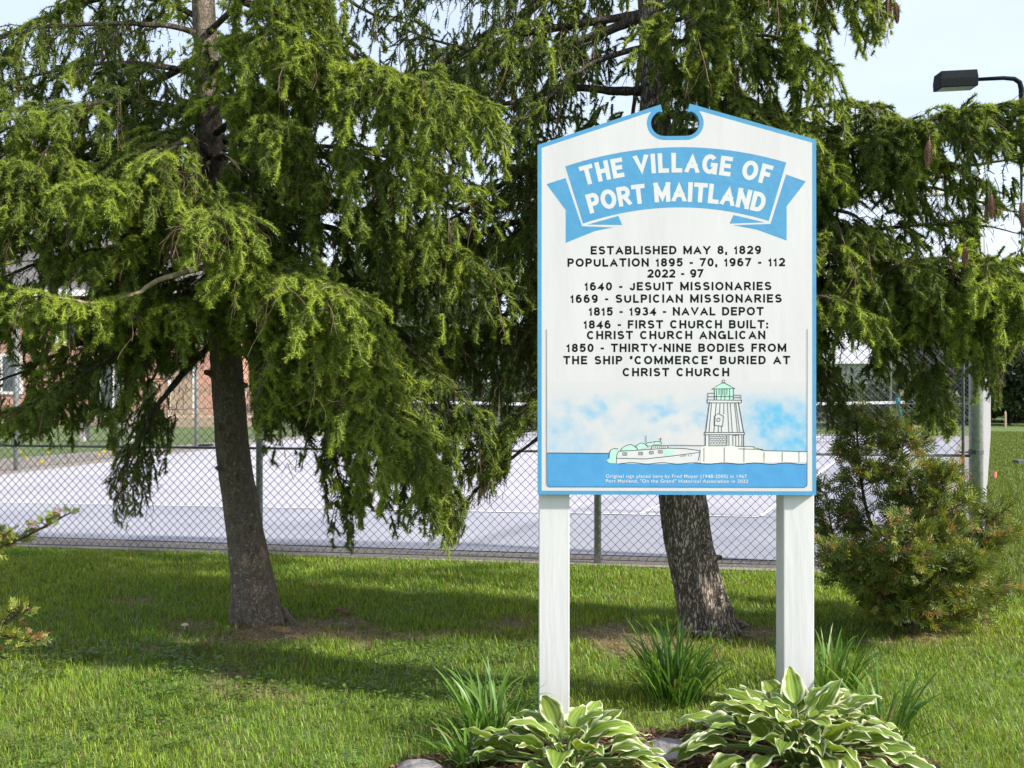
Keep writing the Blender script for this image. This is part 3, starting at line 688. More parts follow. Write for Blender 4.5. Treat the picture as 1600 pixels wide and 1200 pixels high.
        tcol = np.repeat(tc * RNG.uniform(.7, 1.25, (len(tc), 1)), 6, axis=0)
        print(name, 'needles', len(i), 'twigs', len(T0))
        return mk(name, np.concatenate([V, TV]), [Ft, CF, Fq], mat, parent, col=np.concatenate([colr, tcol]))
def segs(P): return P[:, :-1].reshape(-1, 3), P[:, 1:].reshape(-1, 3)
def grow(cr, path, tree, rad=.022, side=(.25, .55), strand=(.14, .36), bright=.5, start=.12, lod=1.0, dense=1.0, barep=.16, pale=False, wood=True, mask=True, sag=.16, fan=None):
    if fan is None: fan = bright >= .3
    n = 36; pts = catmull(path, n) + np.cumsum(RNG.normal(0, .004, (n, 3)), 0) * np.linspace(0, 1, n)[:, None]
    L = np.linalg.norm(np.diff(pts, axis=0), axis=1).sum()
    if wood:
        rr = rad * (1 - np.linspace(0, 1, n) ** .9 * .88)
        MB().tube(pts, rr * RNG.uniform(.92, 1.08, n), 7).build('branch', M_branch_pale if pale else M_branch, tree, smooth=True)
    P = pts[None]
    k_ = lod ** .6; v_ = RNG.uniform(.8, 1.2)
    nd, wd, de, rc = (.0215 if fan else .0165) * k_, (.0038 if fan else .0034) * lod, (1050 if fan else 750) / lod ** 1.5, (.0075 if fan else .005) * k_
    # side branches
    ns = max(3, int(L * (1 - start) / (.095 * lod) * dense)); t = np.sort(np.concatenate([np.linspace(start, .98, ns)] * 2) + RNG.normal(0, .01, ns * 2)); t = np.clip(t, 0, .995)
    B, T = sample(P, np.zeros(len(t), int), t)
    lat = norm(np.cross(T, np.array([0, 0, 1.0]))) * np.where(np.arange(len(t)) % 2 == 0, 1, -1)[:, None]
    D = T * .62 + lat * .78 + np.stack([np.zeros(len(t)), np.zeros(len(t)), RNG.uniform(-.1, .35, len(t))], 1) + RNG.normal(0, .12, (len(t), 3))
    SL = RNG.uniform(side[0], side[1], len(t)) * np.minimum(1, (1 - t) * 1.7 + .28)
    u = np.clip(bright + RNG.normal(0, .26, len(t)) + (t - .5) * .3, 0, 1)          # fresh growth on each spray, with sunlit brightness painted into its colour
    S = droop(B, D, SL, 6, sag, .1)
    a, b = segs(S); cr.twig(a, b, .0030 * k_, C_TWD, mask)
    cr.finger(S[:, 4:], u * .9, de, nd, wd, rc, mask)
    a, b = segs(S[:, :5]); cr.needles(a, b, np.repeat(u, 4) * .3, de * .35, nd * .9, wd, mask)
    # the limb's own outer end is clad too
    q = pts[int(n * max(.7, start)):]; cr.needles(q[:-1], q[1:], np.full(len(q) - 1, .2 + .6 * bright), de, nd, wd, mask)
    # clad shoots straight off the side branches, combed along both sides and drooping
    cnt = np.maximum(2, (SL / ((.033 if fan else .06) * lod)).astype(int)); i = np.repeat(np.arange(len(SL)), cnt); tt = RNG.uniform(.15, 1, len(i))
    Bf, Tf = sample(S, i, tt); lf = norm(np.cross(Tf, np.array([0, 0, 1.0]))) * np.where(RNG.random(len(i)) < .5, 1, -1)[:, None]
    Fl = (.035 + .085 * RNG.random(len(i)) ** 1.6) * (1.15 - .4 * tt) * k_ * v_
    Fn = droop(Bf, Tf * .7 + lf * .6 + RNG.normal(0, .15, (len(i), 3)), Fl, 3, .34, .07)
    cr.finger(Fn, np.clip(u[i] * (.65 + .45 * tt) + RNG.normal(0, .12, len(i)), .02, 1), de, nd, wd, rc, mask)
    # hanging strands
    sp = (.082 if fan else .056) * lod / dense
    cnt = np.maximum(1, (SL / sp).astype(int)); i1 = np.repeat(np.arange(len(SL)), cnt); tt = RNG.uniform(.12, 1, len(i1))
    B1, T1 = sample(S, i1, tt)
    D1 = T1 * .55 + RNG.normal(0, .3, (len(i1), 3)) + np.array([0, 0, -.55]); L1 = RNG.uniform(strand[0], strand[1], len(i1)) * RNG.uniform(.55, 1.15, len(i1))
    m = int(L * (1 - start) / ((.06 if fan else .04) * lod) * dense); t2 = RNG.uniform(start, 1, m); B2, T2 = sample(P, np.zeros(m, int), t2)
    D2 = T2 * .3 + RNG.normal(0, .4, (m, 3)) + np.array([0, 0, -.6]); L2 = RNG.uniform(strand[0], strand[1] * 1.25, m)
    B3, D3, L3 = np.concatenate([B1, B2]), np.concatenate([D1, D2]), np.concatenate([L1, L2]); u3 = np.concatenate([u[i1] * .85, np.full(m, bright * .5)])
    br = RNG.random(len(B3)) < barep
    St = droop(B3, D3, L3, 6, RNG.uniform(.18, .5, len(B3)), .13)
    # bare grey-brown twigs
    Sb = St[br]
    if len(Sb):
        a, b = segs(Sb); cr.twig(a, b, .0022 * k_, C_TWIG, mask)
        j = np.repeat(np.arange(len(Sb)), 4); Bb, Tb = sample(Sb, j, RNG.uniform(.2, .9, len(j)))
        F3 = droop(Bb, Tb + RNG.normal(0, .5, (len(j), 3)), RNG.uniform(.05, .18, len(j)), 3, .15, .25); a, b = segs(F3); cr.twig(a, b, .0015 * k_, C_TWIG, mask)
    St, L3, u3 = St[~br], L3[~br], u3[~br]
    a, b = segs(St[:, :4]); cr.twig(a, b, .0018 * k_, C_TWD, mask)
    cr.finger(St[:, :5], u3 * .3, de * .42, nd * .8, wd, rc * .3, mask); cr.finger(St[:, 4:], u3, de, nd, wd, rc, mask)
    # shoots off the strands
    cnt = np.maximum(2, (L3 / ((.030 if fan else .036) * lod)).astype(int)); i = np.repeat(np.arange(len(L3)), cnt); tt = RNG.uniform(.1, .95, len(i))
    B4, T4 = sample(St, i, tt); pr = norm(np.cross(T4, RNG.normal(size=(len(i), 3)) + np.array([0, 0, .3])))
    D4 = T4 * .66 + pr * .7 + np.array([0, 0, -.1]); L4 = ((.03 + .065 * RNG.random(len(i)) ** 1.4) if fan else RNG.uniform(.025, .065, len(i))) * v_ * k_ * (1.15 - .4 * tt)
    Sh = droop(B4, D4, L4, 2, .32, .06)
    cr.finger(Sh, np.clip(u3[i] * (.55 + .55 * tt) + RNG.normal(0, .12, len(i)), .02, 1), de, nd, wd, rc * .9, mask)
    return pts
def trunk(path_px, Yd, widths, mat, tree, base):
    pts = np.array([W(x, y, Yd) for x, y in path_px]); pts[0] = (base[0], base[1], -.12)
    n = 70; P = catmull(pts, n); w = catmull(np.stack([np.array(widths), np.zeros(len(widths)), np.zeros(len(widths))], 1), n)[:, 0] / F * Yd / 2
    m = 48; ang = np.linspace(0, 2 * math.pi, m, endpoint=False)
    z = P[:, 2]
    lob = 1 + .14 * np.exp(-np.maximum(z, 0) / .16)[:, None] * (np.cos(ang * 5 + 1.0) + .6 * np.cos(ang * 3 + 2.2))[None] + RNG.normal(0, .012, (n, m))
    lob += .03 * np.sin(ang[None] * 9 + z[:, None] * 2.2) * np.sin(z[:, None] * 7 + ang[None] * 2)
    V = np.stack([P[:, 0, None] + w[:, None] * lob * np.cos(ang), P[:, 1, None] + w[:, None] * lob * np.sin(ang), np.repeat(z[:, None], m, 1)], -1)
    idx = np.arange(n * m).reshape(n, m); Fq = np.stack([idx[:-1], np.roll(idx, -1, 1)[:-1], np.roll(idx, -1, 1)[1:], idx[1:]], -1).reshape(-1, 4)
    mk('trunk', V - np.array(tree.location), Fq, mat, tree, smooth=True)
    return P
def local(o, tree):
    o.location = -Vector(tree.location)

# ---- the left spruce
treeL = empty('spruce_tree', (0, 0, 0)); tag(treeL, 'spruce with smooth brown trunk and bright drooping sprays, left of the sign', 'tree', 'drooping spruces on the lawn')
YL = TL[1]
PL = trunk([(406, 985), (402, 950), (391, 880), (378, 800), (364, 700), (356, 600), (345, 450), (332, 280), (322, 80), (314, -120), (306, -600), (300, -1300)], YL, [88, 73, 62, 55, 51, 49, 46, 42, 36, 32, 18, 4], M_bark_l, treeL, TL)
def tp(P, py, Yd):
    z = H + (600 - py) / F * Yd; k = np.argmin(np.abs(P[:, 2] - z)); return P[k]
crL = Crown()
def limbL(py, pts, **kw): kw.setdefault('lod', 1.0 if pts[-1][2] < 5.35 else 1.15); grow(crL, [tp(PL, py, YL)] + [W(*p) for p in pts], treeL, **kw)
limbL(395, [(345, 408, 5.5), (300, 420, 5.15), (245, 436, 5.05), (200, 459, 5.0), (140, 466, 4.9), (92, 456, 4.85), (42, 446, 4.8)], bright=.95, pale=True, rad=.022, start=.52, side=(.1, .24), strand=(.12, .26), barep=.06, dense=.9)
limbL(380, [(352, 402, 5.4), (385, 408, 5.1), (415, 425, 4.95)], bright=.9, start=.35, side=(.15, .34), strand=(.14, .32), barep=.06)
limbL(310, [(310, 300, 5.6), (230, 290, 5.1), (165, 296, 4.9), (108, 285, 4.8)], bright=.8, pale=True, rad=.02, side=(.2, .42), strand=(.15, .32), barep=.2)
limbL(370, [(400, 400, 5.5), (460, 430, 5.0), (520, 452, 4.85), (560, 485, 4.75)], bright=.85, side=(.22, .46), strand=(.15, .36))
limbL(440, [(440, 480, 5.5), (520, 530, 5.1), (575, 560, 4.95), (600, 600, 4.85)], bright=.8, side=(.2, .45), strand=(.15, .34))
limbL(470, [(470, 540, 5.6), (560, 610, 5.15), (610, 640, 5.0), (648, 690, 4.9)], bright=.75, side=(.22, .45), strand=(.16, .36))
limbL(510, [(470, 560, 5.9), (570, 640, 5.6), (650, 720, 5.4), (705, 800, 5.3)], bright=.4, side=(.25, .6), strand=(.2, .45), sag=.24)
limbL(500, [(440, 570, 5.9), (500, 650, 5.7), (530, 740, 5.6), (540, 800, 5.55)], bright=.3, side=(.2, .42), strand=(.2, .4), sag=.26)
limbL(480, [(500, 520, 6.2), (620, 570, 6.0), (720, 650, 5.9), (770, 700, 5.8)], bright=.35, side=(.25, .55), strand=(.2, .45))
limbL(205, [(420, 150, 5.7), (520, 110, 5.3), (600, 112, 5.1), (690, 135, 5.0), (760, 165, 4.95)], bright=.65, side=(.25, .5), strand=(.2, .5))
limbL(260, [(420, 240, 5.7), (520, 235, 5.3), (640, 262, 5.1), (740, 320, 5.0)], bright=.55, side=(.25, .5), strand=(.2, .46), barep=.2)
limbL(320, [(430, 310, 5.8), (540, 330, 5.5), (660, 380, 5.3), (760, 430, 5.2)], bright=.45, side=(.25, .55), strand=(.2, .45), barep=.2)
limbL(120, [(380, 70, 5.6), (440, 60, 5.3), (500, 90, 5.1)], bright=.7, side=(.22, .45), strand=(.2, .42), barep=.22)
limbL(60, [(400, -20, 5.6), (440, -50, 5.4), (480, -30, 5.2)], bright=.7, side=(.2, .45), strand=(.2, .42))
limbL(170, [(360, 150, 5.7), (390, 160, 5.3), (440, 195, 5.0)], bright=.8, side=(.2, .4), strand=(.16, .36), pale=True, barep=.25)
limbL(190, [(230, 160, 5.7), (110, 170, 5.3), (20, 200, 5.2), (-80, 240, 5.1)], bright=.35, side=(.25, .5), strand=(.2, .45), barep=.3)
limbL(270, [(220, 262, 5.7), (120, 262, 5.4), (20, 266, 5.2), (-100, 300, 5.1)], bright=.5, side=(.25, .5), strand=(.2, .45), barep=.2)
limbL(350, [(220, 380, 5.8), (110, 400, 5.5), (10, 430, 5.3), (-90, 480, 5.2)], bright=.4, side=(.25, .5), strand=(.2, .45))
limbL(430, [(230, 490, 6.1), (120, 540, 5.9), (20, 590, 5.8), (-80, 640, 5.7)], bright=.35, side=(.25, .5), strand=(.2, .45))
limbL(470, [(250, 520, 6.3), (160, 570, 6.3), (90, 620, 6.2), (20, 670, 6.1)], bright=.3, side=(.2, .4), strand=(.18, .4))
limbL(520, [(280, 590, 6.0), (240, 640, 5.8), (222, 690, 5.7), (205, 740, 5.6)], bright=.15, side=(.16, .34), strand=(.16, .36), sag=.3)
limbL(455, [(240, 520, 5.9), (140, 580, 5.6), (60, 630, 5.5), (-40, 670, 5.4)], bright=.35, side=(.22, .45), strand=(.2, .45))
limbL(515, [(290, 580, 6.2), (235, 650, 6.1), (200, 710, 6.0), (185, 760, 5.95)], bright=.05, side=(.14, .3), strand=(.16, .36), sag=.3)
limbL(400, [(230, 440, 6.0), (120, 470, 5.8), (20, 500, 5.7), (-90, 540, 5.6)], bright=.3, side=(.25, .5), strand=(.22, .5))
limbL(300, [(230, 330, 5.8), (120, 340, 5.5), (20, 350, 5.3), (-80, 380, 5.2)], bright=.45, side=(.25, .5), strand=(.2, .45), barep=.2)
limbL(220, [(220, 220, 5.9), (120, 230, 5.7), (20, 250, 5.6)], bright=.3, side=(.25, .5), strand=(.2, .45), barep=.25)
limbL(130, [(230, 100, 5.9), (140, 100, 5.7), (40, 120, 5.6), (-60, 150, 5.5)], bright=.3, side=(.22, .45), strand=(.2, .42), barep=.25)
limbL(430, [(450, 450, 5.9), (560, 490, 5.6), (660, 560, 5.4), (740, 640, 5.3)], bright=.35, side=(.25, .5), strand=(.2, .45), barep=.2)
limbL(505, [(395, 570, 5.8), (425, 620, 5.6), (445, 670, 5.5)], bright=.3, side=(.16, .36), strand=(.16, .36), sag=.26)
limbL(500, [(405, 530, 5.5), (420, 560, 5.3), (400, 600, 5.15)], bright=.6, side=(.14, .3), strand=(.14, .3), sag=.24)
limbL(70, [(260, 40, 6.0), (150, 38, 5.8), (50, 50, 5.7), (-60, 90, 5.6)], bright=.25, side=(.22, .45), strand=(.2, .42), dense=.8, barep=.3)
limbL(30, [(240, 0, 6.2), (150, -10, 6.1), (60, 10, 6.0)], bright=.2, side=(.2, .4), strand=(.2, .4), dense=.7)
limbL(290, [(330, 300, 5.4), (345, 320, 4.95), (320, 345, 4.7)], bright=.8, side=(.18, .36), strand=(.14, .3), barep=.3)
limbL(240, [(300, 215, 5.5), (270, 225, 5.1), (230, 250, 4.9)], bright=.5, side=(.2, .42), strand=(.16, .36), barep=.3)
limbL(330, [(290, 350, 5.5), (220, 370, 5.3), (150, 395, 5.1)], bright=.45, side=(.2, .42), strand=(.16, .4), barep=.25)
limbL(415, [(300, 450, 5.7), (270, 470, 5.3), (295, 495, 5.05)], bright=.8, side=(.14, .3), strand=(.12, .26), barep=.1)
def whorls(cr, P, tree, z0, z1, r0, dz, seed, mask=True):
    rg = random.Random(seed); z = z0; a0 = rg.random() * 6
    while z < z1:
        k = np.argmin(np.abs(P[:, 2] - z)); b = P[k]; rad = r0 * (1 - (z - 1.5) / (P[-1, 2] - 1.2)) + .25
        for q in range(4):
            a = a0 + q * math.pi / 2 + rg.uniform(-.45, .45); Lr = rad * rg.uniform(.8, 1.1)
            infr = b[2] < 4.3
            front = math.sin(a) < -.35
            if infr and front: continue
            dx, dy = math.cos(a), math.sin(a)
            pts = [b, b + np.array([dx * Lr * .4, dy * Lr * .4, -.06 * Lr]), b + np.array([dx * Lr * .75, dy * Lr * .75, -.2 * Lr]), b + np.array([dx * Lr, dy * Lr, -.2 * Lr])]
            vis = infr
            if not keep(np.array(pts[1:]) + np.array([0, 0, .02])).all() and infr: continue
            grow(cr, pts, tree, rad=.028, side=(.3, .6), strand=(.2, .5), bright=.3, lod=1.45 if vis else 2.8, mask=True, barep=.15 if vis else .05, wood=vis or q == 0, dense=.85 if vis else .62)
        a0 += .7; z += dz * rg.uniform(.85, 1.15)
whorls(crL, PL, treeL, 2.0, PL[-1, 2] - .6, 2.3, .5, 5)
crL.build('crown', M_needle, treeL)

# ---- the right spruce
treeR = empty('spruce_tree', (0, 0, 0)); tag(treeR, 'larger spruce with rough grey leaning trunk and hanging cones, behind the sign', 'tree', 'drooping spruces on the lawn')
YR = TR[1]
PR = trunk([(1108, 1004), (1104, 972), (1090, 910), (1076, 850), (1067, 780), (1060, 700), (1050, 600), (1040, 450), (1030, 280), (1020, 80), (1012, -120), (1004, -700), (1000, -1500)], YR, [112, 90, 78, 75, 73, 70, 66, 58, 50, 41, 36, 20, 4], M_bark_r, treeR, TR)
crR = Crown()
def limbR(py, pts, **kw): kw.setdefault('lod', 1.0 if pts[-1][2] < 5.35 else 1.15); grow(crR, [tp(PR, py, YR)] + [W(*p) for p in pts], treeR, **kw)
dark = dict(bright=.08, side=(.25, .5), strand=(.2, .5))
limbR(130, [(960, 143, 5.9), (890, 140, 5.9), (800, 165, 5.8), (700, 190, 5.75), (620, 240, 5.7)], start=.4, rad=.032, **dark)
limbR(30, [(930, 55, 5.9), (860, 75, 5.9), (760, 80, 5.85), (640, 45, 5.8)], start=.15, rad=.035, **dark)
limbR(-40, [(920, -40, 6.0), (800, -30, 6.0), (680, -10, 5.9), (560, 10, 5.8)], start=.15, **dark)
limbR(60, [(960, 85, 5.8), (900, 110, 5.6), (850, 150, 5.5), (800, 190, 5.4)], start=.4, bright=.2, side=(.2, .4), strand=(.2, .42), dense=.8)
limbR(190, [(940, 220, 5.9), (860, 250, 5.9), (780, 300, 5.9), (680, 360, 5.9)], bright=.2, side=(.25, .5), strand=(.2, .5), barep=.25)
limbR(300, [(920, 360, 6.1), (840, 420, 6.2), (760, 470, 6.2), (660, 540, 6.2)], bright=.2, side=(.25, .5), strand=(.2, .5), barep=.25)
limbR(480, [(940, 505, 6.1), (860, 515, 6.2), (780, 515, 6.2), (690, 518, 6.2)], bright=.2, side=(.25, .5), strand=(.25, .55), barep=.25, start=.3, rad=.03)
limbR(535, [(950, 600, 5.9), (850, 680, 5.8), (775, 740, 5.7), (715, 810, 5.65)], bright=.25, side=(.2, .4), strand=(.2, .4), sag=.26)
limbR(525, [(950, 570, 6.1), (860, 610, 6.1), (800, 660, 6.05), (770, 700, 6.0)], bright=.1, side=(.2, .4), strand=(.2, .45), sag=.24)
limbR(520, [(940, 560, 5.8), (850, 620, 5.6), (780, 680, 5.55), (740, 730, 5.5)], bright=.3, side=(.2, .4), strand=(.2, .4), sag=.24)
limbR(20, [(1100, -20, 5.6), (1180, -50, 5.35), (1280, -40, 5.25), (1395, -15, 5.2)], bright=.45, side=(.25, .5), strand=(.3, .6), barep=.25)
limbR(70, [(1110, 60, 5.5), (1160, 55, 5.3), (1230, 60, 5.2), (1290, 90, 5.15)], bright=.45, side=(.22, .42), strand=(.25, .55), barep=.25)
limbR(110, [(1090, 120, 5.5), (1130, 140, 5.3), (1180, 170, 5.2), (1220, 210, 5.15)], bright=.4, side=(.2, .4), strand=(.22, .45), barep=.25)
limbR(40, [(1060, 30, 5.5), (1080, 30, 5.2), (1100, 60, 5.05)], bright=.4, side=(.2, .4), strand=(.2, .45), barep=.3)
limbR(160, [(1130, 190, 5.6), (1220, 195, 5.4), (1265, 215, 5.3), (1290, 250, 5.25)], bright=.5, side=(.2, .4), strand=(.25, .5), barep=.25)
limbR(200, [(1180, 190, 5.7), (1290, 160, 5.5), (1350, 165, 5.45), (1392, 178, 5.4)], bright=.35, side=(.15, .3), strand=(.12, .26))
limbR(300, [(1180, 290, 5.7), (1300, 245, 5.5), (1380, 205, 5.35), (1470, 182, 5.2), (1550, 160, 5.1), (1660, 140, 5.0)], bright=.35, side=(.25, .42), strand=(.25, .5), dense=1.2, barep=.1)
limbR(330, [(1200, 330, 5.9), (1320, 300, 5.8), (1450, 290, 5.7), (1560, 320, 5.6), (1650, 330, 5.5)], bright=.2, side=(.22, .42), strand=(.2, .42), dense=.62, barep=.2)
limbR(380, [(1200, 390, 5.8), (1310, 370, 5.6), (1420, 350, 5.5), (1520, 345, 5.4), (1600, 360, 5.35)], bright=.45, side=(.2, .4), strand=(.25, .5), dense=.7)
limbR(430, [(1200, 440, 5.8), (1320, 440, 5.6), (1420, 435, 5.4), (1520, 415, 5.2), (1640, 400, 5.1)], bright=.5, side=(.22, .42), strand=(.25, .5))
limbR(410, [(1220, 400, 5.9), (1300, 400, 5.8), (1380, 420, 5.8), (1450, 450, 5.8)], bright=.3, side=(.22, .42), strand=(.25, .5), barep=.2)
limbR(450, [(1180, 460, 5.5), (1270, 466, 5.1), (1325, 472, 5.0), (1364, 488, 4.95)], bright=.7, side=(.1, .2), strand=(.12, .26), start=.45)
limbR(480, [(1200, 500, 6.0), (1340, 500, 5.9), (1410, 540, 5.75), (1455, 590, 5.65)], bright=.35, side=(.18, .36), strand=(.2, .4), sag=.24)
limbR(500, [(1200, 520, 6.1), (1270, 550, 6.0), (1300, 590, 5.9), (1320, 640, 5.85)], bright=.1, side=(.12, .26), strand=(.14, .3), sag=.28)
limbR(440, [(1280, 450, 5.7), (1420, 450, 5.4), (1500, 490, 5.25), (1535, 550, 5.15)], bright=.6, side=(.18, .36), strand=(.2, .4), sag=.22)
limbR(470, [(1280, 490, 5.8), (1400, 500, 5.5), (1450, 560, 5.4), (1465, 620, 5.35)], bright=.35, side=(.16, .34), strand=(.2, .42), sag=.24)
limbR(460, [(1280, 470, 5.9), (1440, 450, 5.7), (1530, 470, 5.6), (1600, 510, 5.5)], bright=.3, side=(.2, .42), strand=(.22, .45))
limbR(350, [(1200, 350, 5.6), (1290, 330, 5.4), (1340, 350, 5.3), (1370, 390, 5.25)], bright=.35, side=(.2, .42), strand=(.22, .45), barep=.25)
limbR(390, [(1220, 390, 5.4), (1290, 390, 5.2), (1330, 410, 5.15)], bright=.4, side=(.2, .4), strand=(.22, .45), barep=.25)
limbR(0, [(1100, -60, 5.9), (1200, -100, 5.8), (1330, -80, 5.7)], bright=.3, side=(.25, .5), strand=(.3, .6), barep=.25)
limbR(150, [(1120, 160, 5.9), (1200, 180, 5.8), (1270, 230, 5.8)], bright=.2, side=(.22, .45), strand=(.25, .5), barep=.25)
limbR(240, [(950, 250, 5.6), (880, 290, 5.5), (820, 340, 5.45)], bright=.2, side=(.22, .45), strand=(.25, .5), barep=.3)
limbR(400, [(940, 440, 5.9), (850, 500, 5.8), (790, 570, 5.75)], bright=.2, side=(.22, .45), strand=(.25, .5), barep=.3)
limbR(420, [(1300, 420, 5.6), (1450, 410, 5.25), (1560, 440, 5.1), (1640, 470, 5.05)], bright=.5, side=(.2, .4), strand=(.25, .5))
whorls(crR, PR, treeR, 2.1, PR[-1, 2] - .6, 2.5, .5, 9)
# cones, each hanging from its twig
M_cone = mat_noise('cone_scales', (.13, .065, .038), (.29, .155, .095), 60, .7)
def cone_mesh():
    V = []; Fs = []; n = 0; rows = 17
    for r in range(rows):
        f = r / (rows - 1); rad = .0205 * (math.sin(math.pi * (0.12 + .84 * f)) ** .55); z = -f * .125
        for k in range(9):
            a = k * 2 * math.pi / 9 + (r % 2) * math.pi / 9; c, s_ = math.cos(a), math.sin(a); t = (-s_, c)
            w = rad * .38
            V += [(c*rad*.55 - t[0]*w, s_*rad*.55 - t[1]*w, z), (c*rad*.55 + t[0]*w, s_*rad*.55 + t[1]*w, z), (c*rad*1.12 + t[0]*w*.7, s_*rad*1.12 + t[1]*w*.7, z - .008), (c*rad*1.0, s_*rad*1.0, z - .0135), (c*rad*1.12 - t[0]*w*.7, s_*rad*1.12 - t[1]*w*.7, z - .008)]
            Fs.append(tuple(range(n, n + 5))); n += 5
    core = MB().tube([(0, 0, .03), (0, 0, 0), (0, 0, -.02), (0, 0, -.06), (0, 0, -.11), (0, 0, -.132)], [.002, .003, .0125, .0135, .009, .002], 9)
    V += core.V; Fs += [tuple(i + n for i in f) for f in core.F]
    return V, Fs
cv, cf = cone_mesh(); cme = bpy.data.meshes.new('cone'); cme.from_pydata(cv, [], cf); cme.materials.append(M_cone)
for (px, py, Yd, s_) in ((1452, 220, 4.72, 1.08), (1549, 305, 4.75, .95), (1596, 318, 4.75, 1.0), (1508, 386, 4.85, .85), (1399, 4, 5.05, .9), (1386, -2, 5.1, .85), (1361, -8, 5.1, .8), (1543, 318, 5.1, .8)):
    o = bpy.data.objects.new('cone', cme); COL.objects.link(o); o.parent = treeR; o.location = W(px, py, Yd); o.scale = (s_ * .76, s_ * .76, s_ * .88)
    o.rotation_euler = (random.uniform(-.12, .12), random.uniform(-.1, .1), random.random() * 6)
    # the twig it hangs from
    p = W(px, py, Yd) + np.array([0, 0, .02]); q = np.array([droop(p[None], np.array([[random.uniform(-.2, .2), .25, .9]]), np.array([.09]), 5, -.02, .1)[0]])
    a, b = segs(q); crR.twig(a, b, .002, C_TWD, False); crR.needles(a[1:], b[1:], np.full(len(a) - 1, .3), 300, .016, .0034, False)
crR.build('crown', M_needle, treeR)
# surface roots at the right trunk's foot
for pts, r in (([(1070, 988, 0), (1100, 992, .04), (1140, 992, .03), (1172, 1003, 0)], .028), ([(1062, 996, 0), (1090, 1002, .03), (1130, 1004, .02), (1150, 1012, -.01)], .022), ([(1130, 975, .05), (1155, 983, .03), (1185, 992, -.01)], .03)):
    P = np.array([G(x, y) + np.array([0, 0, dz]) for x, y, dz in pts]); P[:, 2] += gz(P[:, 0], P[:, 1])
    MB().tube(catmull(P, 16), np.linspace(r, r * .5, 16), 8).build('root', M_bark_r, treeR, smooth=True)
for pts, r in (([(380, 965, .06), (372, 975, .03), (368, 988, -.01)], .03), ([(440, 968, .05), (452, 972, .02), (468, 978, -.01)], .03)):
    P = np.array([G(x, y) + np.array([0, 0, dz]) for x, y, dz in pts]); P[:, 2] += gz(P[:, 0], P[:, 1])
    MB().tube(catmull(P, 12), np.linspace(r, r * .4, 12), 8).build('root', M_bark_l, treeL, smooth=True)

# dead branch stubs and knots on the two boles
for tree_, P_, mt_, lst in ((treeL, PL, M_bark_l, ((672, -1.9, .022), (655, -.9, .028), (735, -2.3, .018), (610, -.4, .026), (700, -1.3, .014), (590, -2.6, .024))), (treeR, PR, M_bark_r, ((800, -2.6, .02), (870, -.5, .022), (835, -1.2, .016)))):
    for py_, a_, r_ in lst:
        c_ = tp(P_, py_, P_[0, 1]); w_ = {True: .085, False: .125}[tree_ is treeL]; d_ = np.array([math.cos(a_), math.sin(a_), .15])
        MB().tube([c_ + d_ * (w_ - .03), c_ + d_ * (w_ + .012), c_ + d_ * (w_ + .03), c_ + d_ * (w_ + .055)], [r_ * 1.5, r_ * 1.15, r_ * .8, r_ * .6], 8).build('branch_stub', mt_, tree_)
